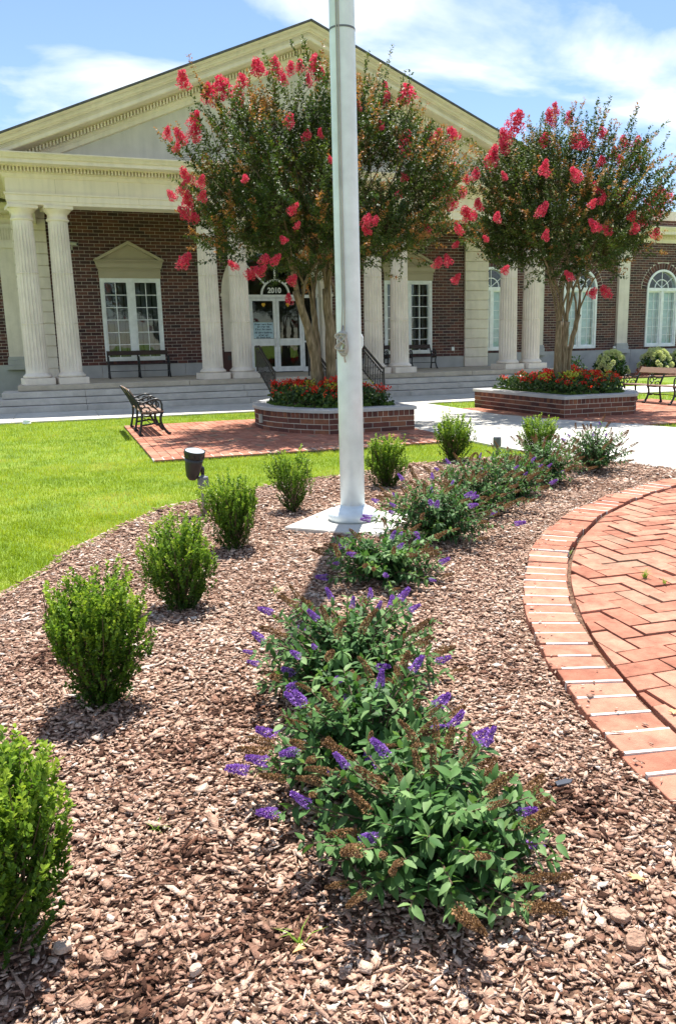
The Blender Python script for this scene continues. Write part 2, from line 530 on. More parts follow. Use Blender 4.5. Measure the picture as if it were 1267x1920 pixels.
# ------------------------------------------------------------------ ground layout (metres; photo calibrated)
PLZ = (8.1, 1.0); R_OUT, R_ED, R_PAV = 6.37, 6.10, 6.065
LAWN_EDGE = [(-4.5, -3), (-3.3, 1), (-2.0, 3.6), (-.49, 5.61), (-.31, 5.99), (-.09, 6.53), (.26, 7.14), (.76, 8.02), (1.3, 8.42), (2.01, 8.84), (2.8, 9.21), (3.5, 9.42), (4.16, 9.62), (4.8, 9.66), (5.4, 9.62), (5.95, 9.6), (6.22, 9.75)]
WALK_L = [(6.05, 19.25), (6.05, 12.4), (6.1, 10.8), (6.22, 9.75), (6.72, 8.4), (6.9, 7.55), (7.1, 7.28)]
WALK_R = [(10.6, 6.9), (10.5, 9), (10.25, 11), (9.75, 12.6), (9.15, 14.0), (8.8, 15.5), (8.8, 19.25)]
MULCH_POLY = LAWN_EDGE+WALK_L[4:]+[(7.4, 7.2), (8.1, 3), (8.1, -3)]
WALK_POLY = WALK_L+WALK_R
PAD1 = (1.15, 6.05, 11.6, 17.15)
PAD2 = (8.8, 14.2, 12.1, 17.15)
SIDEWALK = (-14, 34, 19.25, 21.92)
STEPS_Y = 21.9


def h_mulch(x, y):
    return .018+.014*np.sin(x*2.1+1)*np.cos(y*1.7)+.008*np.sin(x*6.3+y*4.1)+.005*np.sin(x*11-y*9.3)


def is_mulch(x, y):
    return in_poly(x, y, MULCH_POLY) & (np.hypot(x-PLZ[0], y-PLZ[1]) > R_OUT+.005)


def is_lawn(x, y):
    x = np.asarray(x); y = np.asarray(y)
    wv = .035*np.sin(x*9+y*5)+.025*np.sin(x*23-y*17)
    ok = ~in_poly(x+wv, y+wv*.6, MULCH_POLY) & ~in_poly(x, y, WALK_POLY) & (np.hypot(x-PLZ[0], y-PLZ[1]) > R_OUT+.02)
    for a, b, c, d in (PAD1, PAD2, SIDEWALK):
        ok &= ~((x > a) & (x < b) & (y > c) & (y < d))
    ok &= ~((x > -2.8) & (x < 16.8) & (y > 21))
    ok &= ~((y > 26.6) & (x > 15))
    ok &= y < 29.9
    return ok


MB().add([(-900, -300, -.02), (900, -300, -.02), (900, 1500, -.02), (-900, 1500, -.02)], [(0, 1, 2, 3)]).build('ground', M['lawn'])['kind'] = 'structure'

# mulch bed: a fine sheet that follows small lumps
gx = np.linspace(-4.5, 8, 180); gy = np.linspace(-3, 10, 190)
GX, GY = np.meshgrid(gx, gy)
inm = in_poly(GX, GY, MULCH_POLY)
hz = h_mulch(GX, GY)-.0
mb = MB()
vid = {}
# outline-exact sheet: triangulated prism of the polygon with lumps on the grid inside
for j in range(len(gy)-1):
    for i in range(len(gx)-1):
        if inm[j, i] and inm[j, i+1] and inm[j+1, i] and inm[j+1, i+1]:
            q = []
            for jj, ii in ((j, i), (j, i+1), (j+1, i+1), (j+1, i)):
                if (jj, ii) not in vid:
                    vid[(jj, ii)] = len(mb.v)
                    mb.v.append((gx[ii], gy[jj], float(hz[jj, ii])))
                q.append(vid[(jj, ii)])
            mb.f.append(tuple(q))
bed = mb.build('mulch_bed', M['mulch'], smooth=True)
tag(bed, kind='structure')
sh = MB().prism(MULCH_POLY, -.06, -.014).build('mulch_bed_edge', M['mulch'], bed)

walk = MB().prism(WALK_POLY, -.06, .018).build('walkway', M['concrete'])
walk['kind'] = 'structure'
sw = MB().prism([(SIDEWALK[0], SIDEWALK[2]+.004), (SIDEWALK[1], SIDEWALK[2]+.004), (SIDEWALK[1], SIDEWALK[3]), (SIDEWALK[0], SIDEWALK[3])], -.06, .004).build('sidewalk', M['step'])
sw['kind'] = 'structure'
x = SIDEWALK[0]
while x < SIDEWALK[1]-.1:
    MB().bb(x+.004, x+1.846, SIDEWALK[2]+.006, SIDEWALK[3]-.004, -.02, .02).build('concrete_panel', M['concrete'], sw, bevel=.006)
    x += 1.85

# ------------------------------------------------------------------ paving: brick plaza, its edging, the two patios
rng = random.Random(5)
nrg = np.random.default_rng(11)
plaza = MB().lathe([(0.01, .006), (R_PAV+.02, .006)], 96, (PLZ[0], PLZ[1], 0), caps=False).build('brick_plaza', M['pjoint'])
plaza['kind'] = 'structure'
PW = .143
TH = rad(-3)


def clip_circle(poly, cx, cy, R):
    mx = sum(p[0] for p in poly)/len(poly)-cx; my = sum(p[1] for p in poly)/len(poly)-cy
    ln = math.hypot(mx, my); nx, ny = mx/ln, my/ln
    out = []
    for i in range(len(poly)):
        a = poly[i]; b = poly[(i+1) % len(poly)]
        da = (a[0]-cx)*nx+(a[1]-cy)*ny-R; db = (b[0]-cx)*nx+(b[1]-cy)*ny-R
        if da <= 0: out.append(a)
        if (da <= 0) != (db <= 0):
            t = da/(da-db); out.append((a[0]+(b[0]-a[0])*t, a[1]+(b[1]-a[1])*t))
    return out


pavs = []
ct, st = math.cos(TH), math.sin(TH)
for ix in range(-50, 30):
    for iy in range(-25, 50):
        d = (ix-iy) % 4
        if d == 0: a, b, w, h = ix, iy, 2, 1
        elif d == 3: a, b, w, h = ix, iy, 1, 2
        else: continue
        g = .0045
        loc = [(a*PW+g, b*PW+g), ((a+w)*PW-g, b*PW+g), ((a+w)*PW-g, (b+h)*PW-g), (a*PW+g, (b+h)*PW-g)]
        pol = [(PLZ[0]+p[0]*ct-p[1]*st, PLZ[1]+p[0]*st+p[1]*ct) for p in loc]
        rr = [math.hypot(p[0]-PLZ[0], p[1]-PLZ[1]) for p in pol]
        if min(rr) > R_PAV-.03: continue
        mx = sum(p[0] for p in pol)/4; my = sum(p[1] for p in pol)/4
        # keep what the view and a step to the side of it can show
        if my < .3 or mx > my*1.35+2.2: continue
        cut = max(rr) > R_PAV
        if cut: pol = clip_circle(pol, *PLZ, R_PAV)
        if len(pol) < 3: continue
        pavs.append((math.hypot(mx, my), cut, pol, (mx, my), w > h))
pavs.sort(key=lambda p: p[0])


def in_frame(x, y, z=0, pad=40):
    d = Vector((x, y, z-CAM_H)); zz = d.dot(_f)
    if zz < .1: return False
    px = CX+F_PX*d.dot(_r)/zz; py = 960-F_PX*d.dot(_u)/zz
    return -pad < px < 1267+pad and -pad < py < 1920+pad


PAVM = cube_mesh('paver', M['paver_o'])
count = 0
rest = MB(); rest_r = []
for dist, cut, pol, (mx, my), horiz in pavs:
    hgt = .052+rng.uniform(-.008, .005)
    if in_frame(mx, my) and count < 300:
        count += 1
        if cut:
            MB().prism([(p[0], p[1]) for p in pol], -.01, hgt).build('paver', M['paver_o'], plaza, world=True, bevel=.004)
        else:
            o = obj('paver', PAVM, plaza, (mx, my, hgt/2-.005), (rng.uniform(-.016, .016), rng.uniform(-.012, .012), TH+(0 if horiz else PI/2)+rng.uniform(-.03, .03)), (2*PW-.009-rng.uniform(0, .012), PW-.009-rng.uniform(0, .009), hgt+.01), world=True)
            b = o.modifiers.new('bevel', 'BEVEL'); b.width = .004; b.segments = 2
    else:
        c0 = (mx, my); a = rng.uniform(-.02, .02)
        n0 = len(rest.v)
        rest.prism([(c0[0]+(p[0]-c0[0])*math.cos(a)-(p[1]-c0[1])*math.sin(a), c0[1]+(p[0]-c0[0])*math.sin(a)+(p[1]-c0[1])*math.cos(a)) for p in pol], -.01, hgt)
        rest_r += [rng.random()]*(len(rest.v)-n0)


def field(name, mb, rr, m, parent):
    o = mb.build(name, m, parent, world=True)
    a = o.data.attributes.new('rnd', 'FLOAT', 'POINT')
    a.data.foreach_set('value', np.asarray(rr, np.float32))
    o['kind'] = 'stuff'
    return o


if rest.v: field('paver_field', rest, rest_r, M['paver_a'], plaza)

edg = MB()
n = 128
ring = [[(PLZ[0]+r*math.cos(2*PI*k/n), PLZ[1]+r*math.sin(2*PI*k/n), z) for k in range(n)] for r, z in ((R_ED, -.02), (R_ED, .020), (R_OUT-.004, .020), (R_OUT-.004, -.06))]
edg.strip(ring, True)
edging = edg.build('plaza_edging', M['pjoint'])
edging['kind'] = 'structure'
pitch = .162
na = int(2*PI*R_OUT/pitch)
rj = random.Random(2)
for k in range(na):
    a = 2*PI*k/na
    rm = (R_OUT+R_ED)/2
    x, y = PLZ[0]+rm*math.cos(a), PLZ[1]+rm*math.sin(a)
    if not in_frame(x, y, 0, 200) or y < .6: continue
    w0 = pitch*R_ED/R_OUT-.016; w1 = pitch-.016
    L = R_OUT-R_ED
    hgt = .062+rj.uniform(-.006, .006)
    sh = rj.uniform(-.012, .012)
    pol = [(-L/2+sh, -w0/2), (L/2+sh, -w1/2), (L/2+sh, w1/2), (-L/2+sh, w0/2)]
    MB().prism(pol, -.07, 0).build('edging_brick', M['paver_o'], edging, world=True, bevel=.005, loc=(x, y, hgt), rot=(rj.uniform(-.015, .015), rj.uniform(-.015, .015), a+rj.uniform(-.02, .02)))
    a2 = a+PI/na
    x, y = PLZ[0]+rm*math.cos(a2), PLZ[1]+rm*math.sin(a2)
    if rj.random() < .95:
        L2 = L*(rj.uniform(.94, 1.02) if rj.random() < .85 else rj.uniform(.5, .8))
        o = MB().prism([(-L2/2, -.0076), (L2/2, -.0086), (L2/2, .0086), (-L2/2, .0076)], -.05, 0).build('mortar_joint', M['white_mortar'], edging, world=True, loc=(x, y, .063+rj.uniform(-.004, .004)), rot=(0, 0, a2+rj.uniform(-.015, .015)))


def patio(name, ext, limit, skip):
    x0, x1, y0, y1 = ext
    p = MB().bb(x0, x1, y0, y1, -.05, .004).build(name, M['pjoint'])
    p['kind'] = 'structure'
    lst = []
    bw, bl, g = .14, .28, .004
    # border of soldiers along the near and left edges
    x = x0
    while x < x1-.05:
        lst.append((x+bw/2, y0+bl/2, bw, bl, True)); x += bw
    cx = x0; col = 0
    while cx < x1-.05:
        y = y0+bl-(bl/2 if col % 2 else 0)
        while y < y1:
            a, b = max(y, y0+bl), min(y+bl, y1)
            if b-a > .03: lst.append((cx+bw/2, (a+b)/2, bw, b-a, False))
            y += bl
        cx += bw; col += 1
    lst = [l for l in lst if not skip(l[0], l[1])]
    lst.sort(key=lambda l: math.hypot(l[0], l[1]))
    rs = MB(); rr = []; c = 0
    r = random.Random(len(lst))
    for cx, cy, w, h, bord in lst:
        z = .022+r.uniform(-.002, .002)
        if c < limit and in_frame(cx, cy):
            obj('paver', PAVM, p, (cx, cy, z/2-.01), (0, 0, r.uniform(-.01, .01)), (w-2*g, h-2*g, z+.02), world=True); c += 1
        else:
            n0 = len(rs.v); rs.bb(cx-w/2+g, cx+w/2-g, cy-h/2+g, cy+h/2-g, -.02, z); rr += [r.random()]*(len(rs.v)-n0)
        if bord and in_frame(cx, cy):
            obj('mortar_joint', WJ, p, (cx-w/2, cy, .008), None, (.012, h-.02, .03), world=True)
    if rs.v: field('paver_field', rs, rr, M['paver_a'], p)
    return p


WJ = cube_mesh('mortar_joint', M['white_mortar'])
patio('brick_patio', PAD1, 300, lambda x, y: 4.4 < x < 5.8 and 13.7 < y < 16.9)
PAD2_SKIP = lambda x, y: (9.5 < x < 11 and 14.1 < y < 17) or bool(in_poly(np.array([x]), np.array([y]), WALK_POLY)[0])
patio('brick_patio', PAD2, 200, PAD2_SKIP)

exec_order = 'setting done'

# ------------------------------------------------------------------ the building
X0, YC, YW, YWING, ZP = 7.05, 23.65, 27.05, 30.0, .64
B = thing('brick_building', 'brick civic building with a cream columned portico and a wide gable', 'building', (X0, YW, 0))
BL, BH = .3048, .1016


def strips(z0, z1):
    n = int(round((z1-z0)/BH)); h = (z1-z0)/n
    return [(z0+i*h, z0+(i+1)*h) for i in range(n)]


def free(x0, x1, cuts):
    iv = [(x0, x1)]
    for a, b in cuts:
        nv = []
        for s_, e in iv:
            if b <= s_ or a >= e: nv.append((s_, e)); continue
            if a > s_: nv.append((s_, a))
            if b < e: nv.append((b, e))
        iv = nv
    return iv


FB = cube_mesh('facade_brick', M['brick_o'])


def brick_wall(name, x0, x1, z0, z1, Y, cut_brick, cut_back, limit, vis=None):
    back = MB()
    lst = []
    rw = random.Random(int(abs(x0*31+Y*7)))
    for ci, (za, zb) in enumerate(strips(z0, z1)):
        for a, b in free(x0, x1, cut_back(za, zb)):
            back.bb(a, b, Y, Y+.3, za, zb)
        for a, b in free(x0, x1, cut_brick(za, zb)):
            k = math.floor((a-x0)/BL)-1
            off = x0+(BL/2 if ci % 2 else 0)
            xx = off+k*BL
            while xx < b:
                p, q = max(xx, a), min(xx+BL, b)
                if q-p > .03: lst.append((p+.0055, q-.0055, za+.0055, zb-.0055))
                xx += BL
    w = back.build(name, M['mortar'], B, world=True)
    vis = vis or (lambda x, z: True)
    lst.sort(key=lambda l: (0 if vis((l[0]+l[1])/2, (l[2]+l[3])/2) else 1, -(l[1]-l[0])*10//1*0+math.hypot((l[0]+l[1])/2, Y)))
    rs = MB(); rr = []; c = 0
    for p, q, za, zb in lst:
        pr = .0055+rw.uniform(-.002, .002)
        if c < limit and vis((p+q)/2, (za+zb)/2):
            obj('brick', FB, w, ((p+q)/2, Y-pr/2+.005, (za+zb)/2), None, (q-p, pr+.01, zb-za), world=True); c += 1
        else:
            n0 = len(rs.v); rs.bb(p, q, Y-pr, Y+.01, za, zb); rr += [rw.random()]*(len(rs.v)-n0)
    if rs.v: field('brick_field', rs, rr, M['brick_a'], w)
    return w


WIN = [X0-4.70, X0+4.70]           # centres of the two portico windows
WHW, WZ0, WZ1 = .91, 1.15, 3.67


def cuts_portico(pad_arch):
    def f(za, zb):
        c = []
        for wx in WIN:
            if zb > WZ0-.11 and za < WZ1: c.append((wx-WHW, wx+WHW))
        zm = (za+zb)/2
        if zm < 3.2: c.append((X0-pad_arch, X0+pad_arch))
        elif zm < 3.2+pad_arch:
            hw = math.sqrt(max(0, pad_arch**2-(zm-3.2)**2)); c.append((X0-hw, X0+hw))
        return c
    return f


brick_wall('portico_wall', .0, 2*X0, 1.03, 5.9, YW, cuts_portico(1.86), cuts_portico(1.6), 300, vis=lambda x, z: x < 4.3 and z < 5.6)
# grey stone base under the bricks, with panels
base = MB().bb(-.4, X0-1.62, YW+.01, YW+.3, ZP, 1.03).bb(X0+1.62, 2*X0+.4, YW+.01, YW+.3, ZP, 1.03).build('wall_base', M['mortar'], B, world=True)
for a0, a1 in ((.02, X0-1.88), (X0+1.88, 2*X0-.02)):
    nseg = 4
    for i in range(nseg):
        p = a0+(a1-a0)*i/nseg; q = a0+(a1-a0)*(i+1)/nseg
        MB().bb(p+.004, q-.004, YW-.03, YW+.05, ZP, 1.026).build('base_stone', M['greystone'], base, world=True, bevel=.006)
# soldier sills
SILL = cube_mesh('sill_brick', M['brick_o'])


def sill(wx, hw, z1, Y, parent):
    n = int(2*hw/.1016); w = 2*hw/n
    for i in range(n):
        obj('sill_brick', SILL, parent, (wx-hw+(i+.5)*w, Y-.02, z1-.05), None, (w-.011, .09, .09), world=True)


# rusticated corner pilasters of the portico wall
def rusticated(xa, xb):
    p = MB().bb(xa+.02, xb-.02, YW-.06, YWING+.1, ZP, 5.88).build('pilaster', M['stone'], B, world=True)
    z = ZP
    hs = .337
    while z < 5.84:
        zt = min(z+hs, 5.86)
        MB().bb(xa, xb, YW-.10, YW+.3, z+.012, zt-.012).build('stone_block', M['stone'], p, world=True, bevel=.012)
        z += hs
    return p


rusticated(-.92, .03)
rusticated(2*X0-.15, 2*X0+.80)


# windows of the portico
def fr_box(mb, x0, x1, z0, z1, t, y0, y1):
    mb.bb(x0, x1, y0, y1, z1-t, z1).bb(x0, x1, y0, y1, z0, z0+t).bb(x0, x0+t, y0, y1, z0+t, z1-t).bb(x1-t, x1, y0, y1, z0+t, z1-t)


def portico_window():
    H = WZ1-WZ0
    f = MB()
    fr_box(f, -WHW, WHW, 0, H, .075, -.05, .2)
    f.bb(-.075, .075, -.04, .2, .075, H-.075)
    for s_ in (-1, 1):
        a, b = (-WHW+.075, -.075) if s_ < 0 else (.075, WHW-.075)
        fr_box(f, a+.001, b-.001, .076, H-.076, .05, -.02, .12)
    w = f.build('window', M['white'], B)
    mt = MB()
    pane = cube_mesh('pane', M['glass'])
    for s_ in (-1, 1):
        a, b = (-WHW+.125, -.125) if s_ < 0 else (.125, WHW-.125)
        z0, z1 = .125, H-.125
        mt.bb((a+b)/2-.011, (a+b)/2+.011, .02, .07, z0, z1)
        for i in range(1, 6):
            z = z0+(z1-z0)*i/6
            mt.bb(a, (a+b)/2-.011, .021, .069, z-.011, z+.011).bb((a+b)/2+.011, b, .021, .069, z-.011, z+.011)
        for i in range(6):
            for j in range(2):
                xa = a+(b-a)*j/2+.011*(j == 1); xb = a+(b-a)*(j+1)/2-.011*(j == 0)
                za = z0+(z1-z0)*i/6+.011; zb = z0+(z1-z0)*(i+1)/6-.011
                obj('pane', pane, w, ((xa+xb)/2, .045+random.Random(i*2+j).uniform(-.002, .002), (za+zb)/2), (random.Random(i+j*9).uniform(-.004, .004), 0, random.Random(i*5+j).uniform(-.004, .004)), (xb-xa, .004, zb-za))
    mt.build('muntins', M['white'], w)
    bl = MB()
    xx = -WHW+.1
    while xx < WHW-.1:
        bl.box((xx, .35, H/2), (.16, .004, H-.1), (0, 0, .5)); xx += .172
    bl.build('vertical_blinds', M['curtain'], w)
    # pediment hood
    h = MB()
    h.bb(-.93, .93, -.10, -.052, H+.002, H+.27)
    h.bb(-.945, .945, -.12, -.05, H+.20, H+.225).bb(-.96, .96, -.13, -.05, H+.27, H+.30)
    h.prism_y([(-.96, H+.30), (.96, H+.30), (1.02, H+.50), (-1.02, H+.50)], -.17, -.05)
    h.bb(-1.04, 1.04, -.22, -.05, H+.50, H+.535)
    hd = h.build('hood', M['hood'], w, bevel=.004)
    t = MB()
    t.prism_y([(-.86, H+.536), (.86, H+.536), (0, H+1.0)], -.10, -.05)
    t.build('hood_tympanum', M['hood'], w)
    rk = MB()
    for s_ in (-1, 1):
        rk.prism_y([(s_*1.05, H+.537), (s_*.88, H+.537), (0, H+.99), (0, H+1.09)], -.23, -.05)
    rk.build('hood_cornice', M['hood'], w)
    d = MB()
    for i in range(24):
        d.bb(-.95+i*.0826-.018, -.95+i*.0826+.018, -.20, -.16, H+.43, H+.47)
    o = d.build('hood_dentils', M['hood'], w); o['kind'] = 'stuff'
    return w


w1 = portico_window()
w1.location = (WIN[0]-X0, 0, WZ0)
w2 = copy_tree(w1, B)
w2.location = (WIN[1]-X0, 0, WZ0)
bpy_w = [w1, w2]
for i, wx in enumerate(WIN):
    sill(wx, WHW, WZ0, YW, bpy_w[i])

# interior shells
MB().bb(.05, 2*X0-.05, YW+5, YW+5.1, 0, 5.3).bb(.05, 2*X0-.05, YW+.31, YW+5, .55, .6).bb(.05, 2*X0-.05, YW+.31, YW+5, 5.3, 5.4).bb(-.05, .04, YW+.31, YW+5, .0, 5.3).bb(2*X0-.04, 2*X0+.05, YW+.31, YW+5, .0, 5.3).build('interior_walls', M['dark'], B, world=True)


# entrance
def ring(mb, r0, r1, zs, y0, y1, n=28, a0=0, a1=PI, cx=X0):
    for i in range(n):
        p, q = a0+(a1-a0)*i/n, a0+(a1-a0)*(i+1)/n
        pts = [(cx+r0*math.cos(p), zs+r0*math.sin(p)), (cx+r1*math.cos(p), zs+r1*math.sin(p)), (cx+r1*math.cos(q), zs+r1*math.sin(q)), (cx+r0*math.cos(q), zs+r0*math.sin(q))]
        mb.prism_y(pts, y0, y1)
    return mb


ent = MB()
ring(ent, 1.50, 1.88, 3.2, YW-.05, YW+.45)
for s_ in (-1, 1):
    ent.bb(min(X0+s_*1.5, X0+s_*1.88), max(X0+s_*1.5, X0+s_*1.88), YW-.05, YW+.45, ZP, 3.2)
    ent.bb(min(X0+s_*1.46, X0+s_*1.92), max(X0+s_*1.46, X0+s_*1.92), YW-.08, YW+.46, 3.12, 3.22)
entrance = ent.build('entrance_arch', M['stone'], B, world=True)
YD = YW+.28
fr = MB()
ring(fr, 1.42, 1.5, 3.2, YD, YD+.1)
ring(fr, .44, .50, 3.2, YD, YD+.09, 16)
for a in (45, 90, 135):
    r0, r1 = .5, 1.42
    p = rad(a); dx, dz = math.cos(p), math.sin(p); nx, nz = -dz*.025, dx*.025
    fr.prism_y([(X0+r0*dx+nx, 3.2+r0*dz+nz), (X0+r0*dx-nx, 3.2+r0*dz-nz), (X0+r1*dx-nx, 3.2+r1*dz-nz), (X0+r1*dx+nx, 3.2+r1*dz+nz)], YD+.01, YD+.08)
fr.bb(X0-1.5, X0+1.5, YD-.01, YD+.11, 3.1, 3.2)
for xx in (-1.5, -.96, .90, 1.44):
    fr.bb(X0+xx, X0+xx+.06, YD, YD+.1, ZP, 3.1)
for xa, xb in ((-1.44, -.96), (.96, 1.44)):
    fr.bb(X0+xa, X0+xb, YD+.01, YD+.09, 1.62, 1.68).bb(X0+xa, X0+xb, YD+.01, YD+.09, ZP, .8)
entf = fr.build('entrance_frame', M['white'], B, world=True)
for xa, xb in ((-1.44, -.96), (.96, 1.44)):
    for za, zb in ((.8, 1.62), (1.68, 3.1)):
        MB().bb(X0+xa, X0+xb, YD+.045, YD+.05, za, zb).build('sidelight_pane', M['glass'], entf, world=True)
ga = MB()
pts = [(X0+1.42*math.cos(PI*i/24), 3.2+1.42*math.sin(PI*i/24)) for i in range(25)]
ga.prism_y(pts, YD+.045, YD+.05).build('transom_pane', M['glass'], entf, world=True)


def text(name, s, size, m, parent, loc, bold=0, ext=.0015):
    cu = bpy.data.curves.new(name, 'FONT')
    cu.body = s; cu.size = size; cu.extrude = ext; cu.offset = bold
    cu.align_x = 'CENTER'; cu.align_y = 'CENTER'
    tmp = bpy.data.objects.new('tmp', cu)
    C.objects.link(tmp)
    dg = bpy.context.evaluated_depsgraph_get()
    me = bpy.data.meshes.new_from_object(tmp.evaluated_get(dg))
    bpy.data.objects.remove(tmp)
    me.materials.clear(); me.materials.append(m); me.name = name
    return obj(name, me, parent, loc, (PI/2, 0, 0), world=True)


text('house_number', '2010', .235, M['white'], entf, (X0-.03, YD+.03, 3.335), .008)
for s_ in (-1, 1):
    xa, xb = (X0-.90, X0-.004) if s_ < 0 else (X0+.004, X0+.90)
    d = MB()
    d.bb(xa, xa+.1, YD+.02, YD+.07, ZP+.02, 3.09).bb(xb-.1, xb, YD+.02, YD+.07, ZP+.02, 3.09)
    d.bb(xa+.1, xb-.1, YD+.02, YD+.07, ZP+.02, .83).bb(xa+.1, xb-.1, YD+.02, YD+.07, 1.53, 1.76).bb(xa+.1, xb-.1, YD+.02, YD+.07, 3.0, 3.09)
    do = d.build('door', M['white'], B, world=True, bevel=.004)
    MB().bb(xa+.1, xb-.1, YD+.043, YD+.047, .83, 1.53).build('pane', M['glass'], do, world=True)
    MB().bb(xa+.1, xb-.1, YD+.043, YD+.047, 1.76, 3.0).build('pane', M['glass'], do, world=True)
    hx = X0-s_*-.07
    MB().tube([(hx, YD+.02, 1.5), (hx, YD-.04, 1.5), (hx, YD-.04, 1.78), (hx, YD+.02, 1.78)], .011, 8).build('handle', M['steel'], do, world=True)
    MB().prism_y([(X0+s_*.42-.05, 2.93), (X0+s_*.42+.05, 2.93), (X0+s_*.42+.07, 2.88), (X0+s_*.42, 2.80), (X0+s_*.42-.07, 2.88)], YD+.036, YD+.041).build('sticker', M['yellow'], do, world=True)
sg = MB().bb(X0-.80, X0-.12, YD+.008, YD+.016, 1.775, 2.30).build('paper_notice', M['sign'])
tag(sg, 'pale blue paper notice with black lettering on the left glass door', 'notice')
for s_, z in (('Please enter from', 2.235), ('the rear exit', 2.155), ('if here for court.', 2.075), ('All other business,', 1.965), ('please use', 1.885), ('the front door.', 1.81)):
    text('lettering', s_, .082, M['ink'], sg, (X0-.46, YD+.006, z), .0025)
MB().bb(X0-.76, X0-.16, YD+.0055, YD+.007, 2.018, 2.022).build('rule_line', M['ink'], sg, world=True)

# portico columns: fluted shaft with capital, base ring and plinth
def column():
    H0, H1 = .93, 4.82
    nf, sub = 20, 6
    rows = []
    zs = [H0+(H1-H0)*i/14 for i in range(15)]
    prof = []
    for z in zs:
        t = (z-H0)/(H1-H0)
        R = .292-.045*t**1.4
        r = []
        for k in range(nf*sub):
            ph = (k % sub)/sub
            dep = .034*math.sqrt(max(0, 1-((ph-.5)/.42)**2)) if .08 < ph < .92 else 0
            if z < H0+.03 or z > H1-.03: dep = 0
            a = 2*PI*k/(nf*sub)
            r.append(((R-dep)*math.cos(a), (R-dep)*math.sin(a), z))
        rows.append(r)
    sh = MB().strip(rows, True).build('column', M['stone'], B)
    for z in (2.23, 3.51):
        t = (z-H0)/(H1-H0); R = .292-.045*t**1.4+.001
        MB().lathe([(R-.01, z-.012), (R, z-.010), (R, z+.010), (R-.01, z+.012)], 40).build('drum_joint', M['stone'], sh, smooth=False)
    cp = MB().lathe([(.24, 4.80), (.262, 4.81), (.29, 4.835), (.29, 4.86), (.262, 4.885), (.252, 4.90), (.25, 4.98), (.27, 5.0), (.30, 5.03), (.335, 5.065), (.35, 5.09), (.34, 5.1)], 40)
    cp.build('capital', M['cream'], sh, smooth=True)
    MB().prism([(-.36, -.36), (.36, -.36), (.36, .36), (-.36, .36)], 5.09, 5.175).build('abacus', M['cream'], sh, bevel=.012)
    MB().lathe([(.30, .815), (.35, .82), (.372, .85), (.36, .885), (.325, .905), (.318, .92), (.30, .94), (.28, .95)], 40).build('base_ring', M['stone'], sh, smooth=True)
    MB().bb(-.385, .385, -.385, .385, ZP, .815).build('plinth', M['stone'], sh, bevel=.008)
    return sh


c0 = column()
cx_list = [X0+s_*(b_)+p for s_, b_ in ((-1, 7.14), (-1, 2.45), (1, 2.50), (1, 7.18)) for p in (-.427, .427)]
for i, cx in enumerate(cx_list):
    c = c0 if i == 0 else copy_tree(c0, B)
    c.location = (cx-X0, YC-YW, 0)
    c.rotation_euler = (0, 0, rad(9))

# entablature swept round three sides
XL, XR, YF = -.83, 14.95, 23.31


def sweep(prof):
    rows = []
    for o, z in prof:
        rows.append([(XL-o, YW+1, z), (XL-o, YF-o, z), (XR+o, YF-o, z), (XR+o, YW+1, z)])
    return MB().strip(rows)


sweep([(-.62, 5.175), (.0, 5.175), (.0, 5.255), (.018, 5.26), (.018, 5.40), (.05, 5.405), (.05, 5.45), (0, 5.455), (0, 5.80), (.03, 5.81), (.09, 5.88), (.09, 5.90)]).build('entablature', M['cream'], B, world=True)
sweep([(.09, 5.90), (.13, 5.90), (.13, 5.925)]).build('bed_moulding', M['cream'], B, world=True)
sweep([(.13, 5.925), (.13, 6.03), (.27, 6.03), (.27, 6.05), (.62, 6.05), (.62, 6.14), (.66, 6.15), (.70, 6.20), (.76, 6.25), (.76, 6.275), (.0, 6.29)]).build('cornice', M['cream'], B, world=True)
dn = MB()
x = XL-.2
while x < XR+.2:
    dn.bb(x, x+.042, YF-.25, YF-.132, 5.93, 6.028); x += .084
y = YF-.1
while y < YW:
    dn.bb(XL-.25, XL-.132, y, y+.042, 5.93, 6.028); y += .084
o = dn.build('dentils', M['cream'], B, world=True); o['kind'] = 'stuff'
MB().bb(XL+.02, XR-.02, YF+.6, YW+.02, 5.86, 5.9).build('portico_ceiling', M['soffit'], B, world=True)
MB().bb(XL+.6, XR-.6, YF+.615, YF+.64, 5.178, 5.9).build('beam_back', M['cream'], B, world=True)
for i_, x_ in enumerate((.35, 1.9, 3.7, 5.6, 7.4, 9.3, 11.1, 12.9, 14.2)):
    MB().bb(x_-.004, x_+.004, YF-.0025, YF+.01, 5.458, 5.798).build('panel_joint', M['hood'], B, world=True)
    MB().bb(x_+.5, x_+.508, YF-.0205, YF, 5.262, 5.398).build('panel_joint', M['hood'], B, world=True)
# pediment
ZA, SL = 9.88, .416
XE0, XE1 = X0-9.0, X0+9.0


def roofz(x): return ZA-SL*abs(x-X0)


